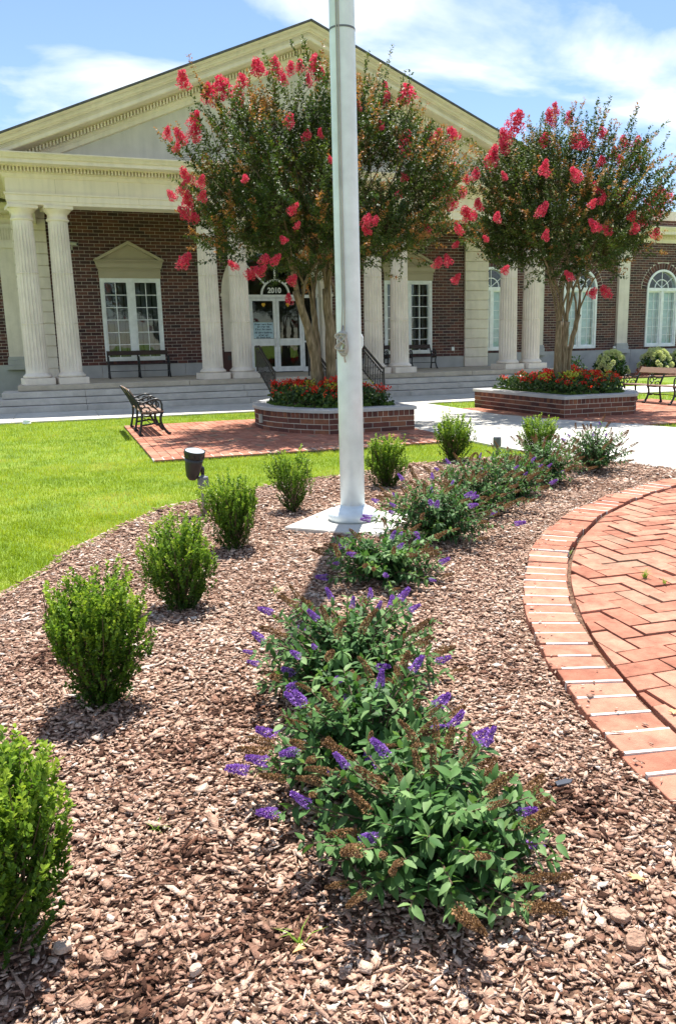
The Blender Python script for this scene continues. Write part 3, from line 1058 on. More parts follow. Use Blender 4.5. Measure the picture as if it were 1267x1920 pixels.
MB().prism_y([(X0-8.3, 6.26), (X0+8.3, 6.26), (X0, ZA-.50)], YF+.02, YF+.2).build('tympanum', M['stucco'], B, world=True)
prof = [(.84, 0), (.82, -.03), (.75, -.07), (.72, -.14), (.66, -.17), (.66, -.185), (.62, -.20), (.62, -.36), (.60, -.38), (.27, -.385), (.22, -.39), (.13, -.44), (.13, -.56), (.11, -.57), (.11, -.58), (.06, -.64), (.05, -.74), (.02, -.75), (-.02, -.76)]
rk = MB()
rows = []
for o_, dz in prof:
    hw = min(9.0, (ZA+dz-6.27)/SL)
    rows.append([(x_, YF-o_, roofz(x_)+dz) for x_ in (X0-hw, X0, X0+hw)])
rk.strip(rows)
rkp = rk.build('raking_cornice', M['cream'], B, world=True)
sm = MB()
for dz, o_ in ((-.085, .755), (-.215, .635), (-.25, .635)):
    rows = []
    for o2, d2 in ((0, .008), (.012, .008), (.012, -.008), (0, -.008)):
        hw = min(9.0, (ZA+dz+d2-6.27)/SL)
        rows.append([(x_, YF-o_-o2, roofz(x_)+dz+d2) for x_ in (X0-hw, X0, X0+hw)])
    sm.strip(rows, False)
sm.build('raking_fillet', M['cream'], B, world=True)
dn = MB()
for s_ in (-1, 1):
    x = .06
    while x < 7.55:
        xa = X0+s_*x; xb = X0+s_*(x+.042); a, b = min(xa, xb), max(xa, xb)
        za, zb = roofz(a), roofz(b)
        dn.add([(a, YF-.24, za-.545), (b, YF-.24, zb-.545), (b, YF-.24, zb-.43), (a, YF-.24, za-.43), (a, YF-.15, za-.545), (b, YF-.15, zb-.545), (b, YF-.15, zb-.43), (a, YF-.15, za-.43)], [(0, 1, 2, 3), (0, 4, 5, 1), (3, 2, 6, 7), (0, 3, 7, 4), (1, 5, 6, 2)])
        x += .084
o = dn.build('rake_dentils', M['cream'], B, world=True); o['kind'] = 'stuff'
rf = MB()
for s_ in (-1, 1):
    xe = X0+s_*9.05
    rf.add([(xe, YF-.88, roofz(xe)+.005), (X0, YF-.88, ZA+.005), (X0, 46, ZA+.005), (xe, 46, roofz(xe)+.005),
            (xe, YF-.88, roofz(xe)+.05), (X0, YF-.88, ZA+.055), (X0, 46, ZA+.055), (xe, 46, roofz(xe)+.05)],
           [(0, 1, 2, 3), (4, 5, 6, 7), (0, 1, 5, 4), (0, 4, 7, 3), (2, 3, 7, 6)])
rf.build('roof', M['roof'], B, world=True)
MB().bb(-.8, 14.9, YW+.5, YW+19, 5.92, 6.3).build('upper_wall', M['stucco'], B, world=True)

# wings
WCX = [X0+9.65, X0+13.9, X0+18.15]
WHALF, WSPR = .83, 3.62


def cuts_wing(pr, z0=1.15):
    def f(za, zb):
        c = []
        zm = (za+zb)/2
        for wx in WCX:
            if zb > z0 and zm < WSPR: c.append((wx-pr if pr < 1 else wx-WHALF, wx+pr if pr < 1 else wx+WHALF))
            elif WSPR <= zm < WSPR+pr:
                hw = math.sqrt(max(0, pr**2-(zm-WSPR)**2)); c.append((wx-hw, wx+hw))
        return c
    return f


wing = brick_wall('wing_wall', 2*X0+.7, 29.0, 1.06, 5.57, YWING, cuts_wing(1.12, 1.06), cuts_wing(.80), 300, vis=lambda x, z: (x > 18.9 and z < 5.5 and in_frame(x, YWING, z, 0)))
brick_wall('wing_wall', -9, -.8, 1.06, 5.57, YWING, lambda a, b: [], lambda a, b: [], 60, vis=lambda x, z: in_frame(x, YWING, z, 0))
brick_wall('parapet_wall', 2*X0+.7, 29.0, 6.2, 6.48, YWING, lambda a, b: [], lambda a, b: [], 60, vis=lambda x, z: in_frame(x, YWING, z, 0))
MB().bb(2*X0+.7, 29, YWING-.09, YWING+.4, 6.48, 6.86).bb(-9, -.9, YWING-.09, YWING+.4, 6.2, 6.86).build('coping', M['stone'], B, world=True, bevel=.01)
MB().bb(2*X0+.7, 29, YWING-.03, YWING+.3, 0, 1.02).build('wing_base', M['mortar'], B, world=True)
wb = MB().bb(-9, -.9, YWING-.03, YWING+.3, 0, 1.02).build('wing_base', M['mortar'], B, world=True)
for a0, a1, nn in ((2*X0+.72, 28.9, 8), (-8.9, -.93, 5)):
    for i in range(nn):
        p = a0+(a1-a0)*i/nn; q = a0+(a1-a0)*(i+1)/nn
        MB().bb(p+.005, q-.005, YWING-.06, YWING, 0, 1.055).build('base_stone', M['greystone'], wb, world=True, bevel=.006)


def wing_cornice(xa, xb):
    rows = []
    for o_, z in ((0, 5.55), (.05, 5.55), (.05, 5.70), (.09, 5.73), (.09, 5.83), (.13, 5.85), (.42, 5.86), (.42, 5.98), (.48, 6.06), (.52, 6.13), (.52, 6.17), (0, 6.21)):
        rows.append([(xa, YWING-o_, z), (xb, YWING-o_, z)])
    MB().strip(rows).build('wing_cornice', M['cream'], B, world=True)
    d = MB()
    x = xa
    while x < xb:
        d.bb(x, x+.05, YWING-.14, YWING-.092, 5.745, 5.825); x += .085
    d.build('wing_dentils', M['cream'], B, world=True)['kind'] = 'stuff'


wing_cornice(2*X0+.8, 29)
wing_cornice(-9, -.9)


def wing_pilaster(xa, xb):
    p = MB().bb(xa, xb, YWING-.16, YWING+.02, 1.32, 5.55).build('pilaster', M['stone'], B, world=True, bevel=.008)
    m = MB().bb(xa-.05, xb+.05, YWING-.22, YWING+.01, 1.06, 1.22).bb(xa-.03, xb+.03, YWING-.20, YWING+.012, 1.22, 1.33).bb(xa-.10, xb+.10, YWING-.27, YWING+.013, .90, 1.06)
    m.build('pilaster_base', M['greystone'], p, world=True, bevel=.012)
    c = MB().bb(xa-.05, xb+.05, YWING-.21, YWING+.011, 4.80, 4.98).bb(xa-.02, xb+.02, YWING-.18, YWING+.012, 4.98, 5.05)
    n = 7
    for i in range(n):
        c.bb(xa+(xb-xa)*(i+.2)/n, xa+(xb-xa)*(i+.75)/n, YWING-.20, YWING-.15, 5.06, 5.42)
    c.build('pilaster_capital', M['stone'], p, world=True)


for cx in (X0+11.77, X0+16.02, X0+20.3):
    wing_pilaster(cx-.27, cx+.27)
wing_pilaster(-1.48, -.93)
wing_pilaster(2*X0+.83, 2*X0+1.3)


def wing_window():
    H = WSPR-1.15; hw = WHALF
    f = MB()
    f.bb(-hw, -hw+.09, -.06, .2, 0, H+.001).bb(hw-.09, hw, -.06, .2, 0, H+.001).bb(-hw+.09, hw-.09, -.06, .2, 0, .10).bb(-hw+.09, hw-.09, -.06, .2, H-.09, H+.05)
    f.bb(-.07, .07, -.05, .2, .10, H-.09)
    ring(f, hw-.09, hw, H, -.06, .2, 24, 0, PI, 0)
    w = f.build('window', M['white'], B)
    mt = MB()
    pane = cube_mesh('pane', M['glass'])
    for s_ in (-1, 1):
        a, b = (-hw+.09, -.07) if s_ < 0 else (.07, hw-.09)
        fr_box(mt, a+.001, b-.001, .101, H-.091, .05, .0, .1)
        a += .05; b -= .05; z0, z1 = .15, H-.14
        mt.bb((a+b)/2-.01, (a+b)/2+.01, .02, .06, z0, z1)
        for i in range(1, 6):
            z = z0+(z1-z0)*i/6
            mt.bb(a, (a+b)/2-.01, .021, .059, z-.01, z+.01).bb((a+b)/2+.01, b, .021, .059, z-.01, z+.01)
        for i in range(6):
            for j in range(2):
                xa = a+(b-a)*j/2+.01*(j == 1); xb = a+(b-a)*(j+1)/2-.01*(j == 0)
                za = z0+(z1-z0)*i/6+.01; zb = z0+(z1-z0)*(i+1)/6-.01
                obj('pane', pane, w, ((xa+xb)/2, .04, (za+zb)/2), None, (xb-xa, .004, zb-za))
    ring(mt, .34, .375, H+.05, .02, .06, 14, 0, PI, 0)
    for a in (38, 90, 142):
        p = rad(a); dx, dz = math.cos(p), math.sin(p); nx, nz = -dz*.012, dx*.012
        mt.prism_y([(nx, H+.06+nz), (-nx, H+.06-nz), (.76*dx-nx, H+.05+.76*dz-nz), (.76*dx+nx, H+.05+.76*dz+nz)], .021, .061)
    mt.build('muntins', M['white'], w)
    MB().prism_y([(.75*math.cos(PI*i/20), H+.02+.75*math.sin(PI*i/20)) for i in range(21)], .038, .042).build('fanlight_pane', M['glass'], w)
    MB().bb(-hw+.1, hw-.1, .22, .225, .05, H).build('sky_reflection_sheet', M['sky_refl'], w)  # added sheet behind the panes, coloured like the sky the glass reflects
    v = MB()
    n = 21
    for i in range(n):
        p, q = PI*(i+.07)/n, PI*(i+.93)/n
        v.prism_y([(r_*math.cos(a_), H+r_*math.sin(a_)) for r_, a_ in ((.835, p), (1.10, p), (1.10, q), (.835, q))], -.016, .05)
    vb = v.build('arch_bricks', M['brick_a'], w)
    vb['kind'] = 'stuff'
    at = vb.data.attributes.new('rnd', 'FLOAT', 'POINT')
    at.data.foreach_set('value', np.repeat(np.random.default_rng(3).random(n), 8).astype(np.float32))
    m_ = MB(); ring(m_, .80, 1.12, H, -.004, .05, 24, 0, PI, 0); m_.build('arch_mortar', M['mortar'], w)
    return w


ww = wing_window()
for i, wx in enumerate(WCX):
    w = ww if i == 0 else copy_tree(ww, B)
    w.location = (wx-X0, YWING-YW, 1.15)
    sill(wx, WHALF, 1.15, YWING, w)
MB().bb(2*X0+.8, 29, YWING+4, YWING+4.1, 0, 6).bb(2*X0+.8, 29, YWING+.31, YWING+4, 6, 6.1).bb(2*X0+.8, 29, YWING+.31, YWING+4, .5, .6).bb(29, 29.1, YWING, YWING+4, 0, 6).bb(2*X0+.72, 2*X0+.79, YWING, YWING+4.1, 0, 6.1).build('wing_interior', M['dark'], B, world=True)
MB().bb(-9.1, -9, YWING, YWING+10, 0, 6.3).bb(-9, -.9, YWING+9.9, YWING+10, 0, 6.3).build('wing_side', M['mortar'], B, world=True)

# porch floor and steps
PX0, PX1, PY = -1.02, 15.25, 23.07
pf = MB().bb(PX0+.03, PX1-.03, PY+.05, YW+.4, 0, ZP-.01).build('porch', M['step'], B, world=True)
segs = [PX0, 3.4, 8.0, 12.2, PX1]
for i in range(4):
    MB().bb(segs[i]+.003, segs[i+1]-.003, PY, YW+.02, ZP-.135, ZP).build('porch_slab', M['porch'], pf, world=True, bevel=.012)
steps = MB().bb(PX0-.2, PX1+.2, PY-.2, PY+.3, 0, .15).build('steps', M['step'], B, world=True)
for k in range(3):
    zt = .488-.163*k
    yf = PY-.37*(k+1)
    xa, xb = PX0-.38*(k+1), PX1+.38*(k+1)
    sg_ = [xa, .62, 4.85, 9.1+.25*k, 13.0, xb]
    for i in range(5):
        MB().bb(sg_[i]+.003, sg_[i+1]-.003, yf, PY+.9, zt-.15 if k < 2 else -.02, zt).build('step_slab', M['step'], steps, world=True, bevel=.01)

# security camera, outlet
sc = thing('security_camera', 'small beige security camera on the brick wall beside the fluted columns', 'camera', (.72, YW-.02, 4.62))
MB().tube([(0, 0, -.12), (0, -.10, -.10), (.0, -.14, .0)], .025, 8).build('bracket', M['camera'], sc)
MB().lathe([(.045, -.18), (.055, -.17), (.055, .16), (.045, .17)], 14, (.06, -.22, .02), Euler((rad(100), 0, rad(35))).to_matrix()).build('camera_body', M['camera'], sc)
MB().lathe([(.035, -.0), (.03, -.02)], 12, (.165, -.365, -.01), Euler((rad(100), 0, rad(35))).to_matrix()).build('camera_lens', M['blackmetal'], sc)
MB().bb(13.45, 13.56, YW-.035, YW, 1.22, 1.36).build('outlet_cover', M['white'], B, world=True, bevel=.008)
MB().bb(25.15-2.6, 25.15-2.5, YWING-.30, YWING-.22, 1.12, 1.2).build('hose_valve', M['white'], B, world=True, bevel=.01)

bn = thing('litter_bin', 'brown square litter bin standing between two portico columns', 'bin', (5.21, 26.6, ZP))
bb_ = MB().bb(-.18, .18, -.18, .18, 0, .70).build('bin_body', M['binbrown'], bn, bevel=.015)
MB().bb(-.05, .11, -.186, -.17, .46, .60).build('bin_slot', M['blackmetal'], bb_)
MB().bb(-.19, .19, -.19, .19, .70, .73).build('bin_lid', M['binbrown'], bn, bevel=.012)


# handrails on the steps
def handrail(x, label):
    t = thing('handrail', label, 'handrail', (x, 21.55, 0), 0, None)
    y0, y1 = -.12, 1.72     # foot of the flight, porch
    r = MB()

    def bar(p, q, w=.055, h=.045):
        p, q = Vector(p), Vector(q)
        d = q-p; ang = math.atan2(d.z, d.y)
        r.box((p+q)/2, (w, d.length+h*.4, h), (ang, 0, 0))
    bar((0, y0, .86), (0, y0+.10, .86)); bar((0, y0+.10, .86), (0, y1-.12, 1.53)); bar((0, y1-.12, 1.53), (0, y1+.2, 1.53))
    r.build('top_rail', M['bronze'], t)
    r = MB()
    bar((0, y0, .74), (0, y0+.10, .74), .03, .025); bar((0, y0+.10, .74), (0, y1-.12, 1.41), .03, .025); bar((0, y1-.12, 1.41), (0, y1+.2, 1.41), .03, .025)
    bar((0, y0, .12), (0, y0+.10, .12), .03, .03); bar((0, y0+.10, .12), (0, y1-.12, .79), .03, .03); bar((0, y1-.12, .79), (0, y1+.2, .79), .03, .03)
    r.build('lower_rail', M['bronze'], t)
    for yy, zb, zt in ((y0, 0, .86), (y1+.2, ZP, 1.53)):
        MB().bb(-.02, .02, yy-.02, yy+.02, zb, zt).build('post', M['bronze'], t)
    n = 15
    for i in range(1, n):
        yy = y0+(y1+.2-y0)*i/n
        tt = min(1, max(0, (yy-y0-.10)/(y1-.22-y0)))
        z0, z1 = .12+.67*tt, .74+.67*tt
        b = MB().bb(-.011, .011, yy-.011, yy+.011, z0, z1)
        zm = (z0+z1)/2
        if i % 2:
            b.tube([(0, yy-.045, z1-.06), (0, yy, z1-.14), (0, yy+.045, z1-.06)], .007, 4).tube([(0, yy-.045, z0+.16), (0, yy, z0+.08), (0, yy+.045, z0+.16)], .007, 4)
        else:
            b.lathe([(.008, zm-.03), (.022, zm), (.008, zm+.03)], 6, (0, yy, 0))
        b.build('baluster', M['bronze'], t)
    return t


handrail(5.42, 'bronze step handrail on the litter bin side of the doors')
handrail(6.98, 'bronze step handrail behind the tree trunks before the doors')
handrail(8.55, 'bronze step handrail beside the flagpole, right of the doors')


# ------------------------------------------------------------------ benches
def make_bench(wood, label):
    t = thing('park_bench', label, 'bench')
    L = 1.80
    fx = (-L/2, 0, L/2)

    def P(p, z): return (0, -p, z)
    for x in fx:
        f = MB()
        f.tube([P(-.27, .015), P(-.25, .03), P(-.225, .15), P(-.20, .28), P(-.19, .42), P(-.25, .56), P(-.33, .70), P(-.405, .82)], [.030, .027, .023, .023, .025, .024, .022, .020], 6)
        f.tube([P(.29, .012), P(.24, .03), P(.17, .13), P(.125, .24), P(.13, .33), P(.165, .41)], [.031, .027, .024, .024, .024, .026], 6)
        f.tube([P(-.19, .395), P(-.05, .385), P(.08, .40), P(.18, .405)], .021, 6)
        f.tube([P(-.225, .18), P(-.05, .20), P(.0, .215), P(.05, .20), P(.14, .20)], .019, 6)
        f.tube([P(-.27, .015), P(-.20, .012)], .02, 6)
        o = f.build('leg_frame', M['iron'], t, smooth=True, loc=(x, 0, 0))
        a = MB()
        a.tube([P(-.285, .62), P(-.22, .595), P(-.15, .585), P(-.06, .61), P(.02, .64), P(.09, .645), P(.145, .61), P(.165, .54), P(.16, .47), P(.175, .41)], .019, 6)
        a.tube([P(.055+.055*math.cos(u), .545+.055*math.sin(u)) for u in [2*PI*i/12 for i in range(13)]], .013, 5)
        a.tube([P(-.20, .47), P(-.14, .51), P(-.07, .50), P(-.04, .45), P(-.08, .42), P(-.12, .45)], .013, 5)
        a.tube([P(-.10, .59), P(-.05, .55), P(.0, .545)], .013, 5)
        a.tube([P(.0, .545), P(.05, .47), P(.10, .43), P(.155, .43)], .013, 5)
        a.build('armrest', M['iron'], o, smooth=True)
    for p, z in ((-.155, .415), (-.055, .412), (.045, .420), (.145, .424)):
        MB().box(P(p, z), (L+.06, .09, .026)).build('seat_slat', wood, t, bevel=.005)
    MB().box(P(-.345, .755), (L+.03, .022, .15), (rad(-30), 0, 0)).build('back_slat', wood, t, bevel=.005)
    MB().tube([(-L/2, .05, .21), (L/2, .05, .21)], .009, 6).build('stretcher', M['iron'], t)
    return t


bench = make_bench(M['wood'], 'cast iron bench with tan slats beside the lawn, on the patio corner')
bench.location = (1.52, 15.85, .022)
bench.rotation_euler = (0, 0, PI/2)
b2 = copy_tree(bench)
b2.location = (13.42, 16.1, .022)
b2.rotation_euler = (0, 0, -PI/2)
b2['label'] = 'cast iron bench with brown slats facing the angular brick planter'
b3 = make_bench(M['wood_d'], 'dark bench on the porch under the window beside the double columns')
b3.location = (2.37, 26.3, ZP)
b4 = copy_tree(b3)
b4.location = (11.5, 26.3, ZP)
b4['label'] = 'dark porch bench partly hidden behind a fluted column, by the wall outlet'
for b_ in (bench, b2, b3, b4): b_['group'] = 'cast iron benches'

# ------------------------------------------------------------------ brick planters
PBM = cube_mesh('planter_brick', M['pbrick_o'])


def arc3(p, q, sag, n=16):
    """points on an arc from p to q that bulges by sag to the left of p->q"""
    p, q = Vector(p), Vector(q)
    m = (p+q)/2; d = q-p; L = d.length; d.normalize()
    nrm = Vector((-d.y, d.x))
    R = (L*L/4+sag*sag)/(2*sag)
    c = m+nrm*(sag-R)
    a0 = math.atan2(p.y-c.y, p.x-c.x); a1 = math.atan2(q.y-c.y, q.x-c.x)
    while a1 > a0: a1 -= 2*PI
    return [(c.x+R*math.cos(a0+(a1-a0)*i/n), c.y+R*math.sin(a0+(a1-a0)*i/n)) for i in range(n+1)]


def offset_poly(poly, d):
    n = len(poly); out = []
    for i in range(n):
        a = Vector(poly[i-1]); b = Vector(poly[i]); c = Vector(poly[(i+1) % n])
        e1 = (b-a).normalized(); e2 = (c-b).normalized()
        n1 = Vector((e1.y, -e1.x)); n2 = Vector((e2.y, -e2.x))
        k = n1+n2; k = k/max(.3, k.length_squared)*2
        out.append((b.x+k.x*d, b.y+k.y*d))
    return out


def planter(label, poly, seed):
    """poly counter-clockwise; offset_poly with +d goes outwards"""
    cx = sum(p[0] for p in poly)/len(poly); cy = sum(p[1] for p in poly)/len(poly)
    t = thing('brick_planter', label, 'planter', (cx, cy, 0), 0, 'brick planters before the portico')
    rr = random.Random(seed)
    inner = offset_poly(poly, -.24)
    core = MB()
    n = len(poly)
    o_ = offset_poly(poly, -.005)
    core.strip([[(p[0], p[1], 0) for p in o_], [(p[0], p[1], .386) for p in o_], [(p[0], p[1], .386) for p in inner], [(p[0], p[1], .2) for p in inner]], True)
    w = core.build('planter_wall', M['white_mortar'] if False else M['mortar'], t, world=True)
    MB().add([(p[0], p[1], .36) for p in inner], [tuple(range(n))]).build('soil', M['soil'], t, world=True)
    cum = [0]
    for i in range(n):
        a, b = Vector(poly[i]), Vector(poly[(i+1) % n]); cum.append(cum[-1]+(b-a).length)

    def at(s_):
        s_ %= cum[-1]
        for i in range(n):
            if s_ <= cum[i+1]:
                a, b = Vector(poly[i]), Vector(poly[(i+1) % n]); f = (s_-cum[i])/(cum[i+1]-cum[i])
                return a+(b-a)*f
        return Vector(poly[0])
    # corners that are sharp split the bricks
    sharp = [cum[i] for i in range(n) if (Vector(poly[i])-Vector(poly[i-1])).angle(Vector(poly[(i+1) % n])-Vector(poly[i])) > .5]
    sharp.sort()
    runs = [(sharp[i], sharp[(i+1) % len(sharp)]+(cum[-1] if i == len(sharp)-1 else 0)) for i in range(len(sharp))]
    for ci in range(4):
        bl = BL if ci < 3 else BH
        z0 = ci*.095+.004; z1 = z0+(.086 if ci < 3 else .098)
        for a, b in runs:
            m_ = max(1, round((b-a)/bl)); st_ = (b-a)/m_
            off = st_/2 if (ci == 1) else 0
            cuts = sorted(set([a, b]+[a+off+i*st_ for i in range(m_+1) if a < a+off+i*st_ < b]))
            for p, q in zip(cuts[:-1], cuts[1:]):
                if q-p < .02: continue
                P0, P1 = at(p), at(q-1e-6)
                mid = (P0+P1)/2; d = (P1-P0); ang = math.atan2(d.y, d.x)
                nn = Vector((d.y, -d.x)).normalized()
                mid = mid-nn*.047+nn*rr.uniform(.0, .002)
                obj('brick', PBM, w, (mid.x, mid.y, (z0+z1)/2), (0, 0, ang), (d.length-.015, .10, z1-z0-.004), world=True)
    # cap stones
    oc, ic = offset_poly(poly, .035), offset_poly(poly, -.26)
    segs_, cur = [], [0]
    acc = 0
    for i in range(n):
        acc += cum[i+1]-cum[i]
        cur.append((i+1) % n)
        if acc > 1.0 or i == n-1:
            segs_.append(cur); cur = [(i+1) % n]; acc = 0
    for s_ in segs_:
        rows = []
        prof = [(oc, .388), (oc, .44), (None, .455), (ic, .455), (ic, .388)]
        oc2 = offset_poly(poly, .02)
        m = MB()
        rws = []
        for P_, z in ((oc, .388), (oc, .438), (oc2, .455), (ic, .456), (ic, .388)):
            rws.append([(P_[i][0], P_[i][1], z) for i in s_])
        m.strip(rws)
        for e in (0, len(s_)-1):
            m.add([r[e] for r in rws], [tuple(range(5))])
        m.build('cap_stone', M['greystone'], t, world=True)
    return t, inner


PL1 = [(5.96, 13.47), (5.96, 17.1), (4.34, 17.1)]
PL1 = [(4.34, 13.47), (5.96, 13.47), (5.96, 17.1), (4.34, 17.1)]+[p for p in reversed(arc3((4.34, 13.47), (4.34, 17.1), .84))][1:-1]
PL2 = [(9.42, 13.88), (11.1, 13.88)]+[p for p in arc3((11.1, 17.45), (11.1, 13.88), .84)][::-1][1:-1]+[(11.1, 17.45), (9.30, 17.45)]
t1, in1 = planter('brick planter with a rounded end and pale cap, by the flagpole', PL1, 4)
t2, in2 = planter('angular brick planter with a sharp corner before the wing windows', PL2, 8)
ob = thing('outlet_box', 'small grey outlet box on the rounded planter end', 'outlet box', (3.50, 15.05, .14), rad(-8))
MB().bb(-.03, .03, -.08, .08, 0, .16).build('box_body', M['camera'], ob, bevel=.008)

# ------------------------------------------------------------------ leaf templates
LEAF2 = ([(0, 0, 0), (.28, .45, .06), (0, 1, -.05), (-.28, .45, .06)], [(0, 1, 2), (0, 2, 3)])
LEAFR = ([(0, 0, 0), (.26, .35, .05), (.3, .7, .05), (0, 1, 0), (-.3, .7, .05), (-.26, .35, .05)], [(0, 1, 2), (0, 2, 3), (0, 3, 4), (0, 4, 5)])


def lance(w, curl, fold):
    ys = (0, .2, .5, .8, 1); ws = (0, .8, 1, .55, 0)
    v = [(0, y, -curl*y*y) for y in ys]
    for s_ in (1, -1):
        v += [(s_*w*ws[i], ys[i], -curl*ys[i]**2+fold*ws[i]) for i in (1, 2, 3)]
    f = []
    for b_, fl in ((5, False), (8, True)):
        tr = [(0, b_, 1), (1, b_, b_+1), (1, b_+1, 2), (2, b_+1, b_+2), (2, b_+2, 3), (3, b_+2, 4)]
        f += [t_[::-1] if fl else t_ for t_ in tr]
    return v, f


def rand_dirs(rg, n):
    d = rg.normal(size=(n, 3))
    return d/np.linalg.norm(d, axis=1, keepdims=True)


def petal_ball(name, pts, size, rg, m, tpl=LEAFR, out=None, spread=.6):
    n = len(pts)
    d = rand_dirs(rg, n)*spread+(out if out is not None else 0)
    return cloud_mesh(name, *tpl, frames(d, rg.uniform(0, 6.28, n)), pts, rg.uniform(.7, 1.3, n)*size, rg.random(n), m)


# ------------------------------------------------------------------ crape myrtle trees
def panicle_mesh(seed):
    rg = np.random.default_rng(seed)
    lob = []
    for i in range(9):
        z = -.38+.86*i/8
        r = .38*(1-.85*(z+.38))
        a = i*2.4+rg.uniform(-.4, .4)
        lob.append((r*.75*math.cos(a), r*.75*math.sin(a), z, rg.uniform(.16, .24)*(1.1-.55*(z+.38))))
    pts, out = [], []
    for x, y, z, r in lob:
        d = rand_dirs(rg, 105)
        pts.append(np.array([x, y, z])+d*r*rg.choice([.8, 1, 1, 1.12, 1.35], (105, 1))); out.append(d)
    return petal_ball('flower_cluster', np.concatenate(pts), .10, rg, M['pink'], LEAFR, np.concatenate(out)*.7, .8)


PANIC = [panicle_mesh(60+i) for i in range(5)]
PAN1 = [(343, 150, 28), (418, 165, 38), (390, 177, 28), (455, 152, 26), (484, 128, 34), (518, 130, 28), (545, 128, 22), (562, 124, 20), (590, 124, 30), (602, 142, 24), (449, 196, 24), (447, 172, 18), (314, 250, 20), (338, 257, 24), (333, 276, 18), (365, 225, 26), (366, 248, 28), (542, 226, 24), (576, 253, 22), (348, 330, 26), (460, 335, 18), (343, 353, 20), (377, 341, 20), (322, 367, 20), (352, 377, 30), (345, 400, 24), (380, 368, 20), (346, 489, 26), (365, 409, 26), (532, 450, 18), (550, 392, 20), (558, 422, 14), (497, 486, 22), (517, 487, 20), (437, 498, 20), (472, 512, 24), (490, 508, 20), (548, 525, 22), (541, 560, 18), (722, 190, 28), (763, 178, 40), (721, 162, 16), (803, 262, 30), (822, 256, 26), (848, 253, 28), (848, 318, 26), (760, 262, 24), (757, 332, 20), (749, 364, 18), (845, 348, 30), (866, 362, 24), (845, 382, 24), (688, 412, 22), (702, 414, 20), (686, 433, 20), (800, 430, 20), (821, 492, 22), (839, 488, 22), (668, 196, 20), (400, 172, 22), (532, 150, 18), (578, 152, 16), (713, 235, 18), (762, 285, 18), (810, 372, 16), (600, 250, 14), (620, 300, 14)]
PAN2 = [(967, 230, 36), (946, 258, 24), (922, 295, 32), (944, 276, 22), (1030, 222, 24), (1040, 206, 20), (1020, 262, 22), (1076, 266, 24), (1090, 264, 26), (1066, 222, 20), (1128, 250, 22), (1170, 270, 24), (1193, 270, 20), (1152, 287, 18), (1162, 302, 20), (1127, 303, 22), (1079, 328, 24), (1020, 315, 22), (1117, 352, 18), (1129, 372, 22), (1110, 382, 16), (1182, 365, 24), (1219, 380, 28), (1234, 394, 26), (1234, 362, 20), (1248, 368, 24), (1184, 405, 18), (1203, 414, 22), (1190, 428, 20), (1114, 424, 24), (1137, 432, 20), (1229, 438, 22), (1017, 392, 22), (931, 407, 18), (877, 402, 30), (896, 384, 24), (858, 428, 20), (892, 326, 20), (873, 336, 14), (1110, 550, 22), (1134, 547, 24), (947, 506, 18), (1066, 517, 18), (855, 523, 18), (1022, 442, 18), (910, 448, 14), (1190, 312, 16), (945, 330, 14), (855, 458, 14), (1160, 365, 16)]


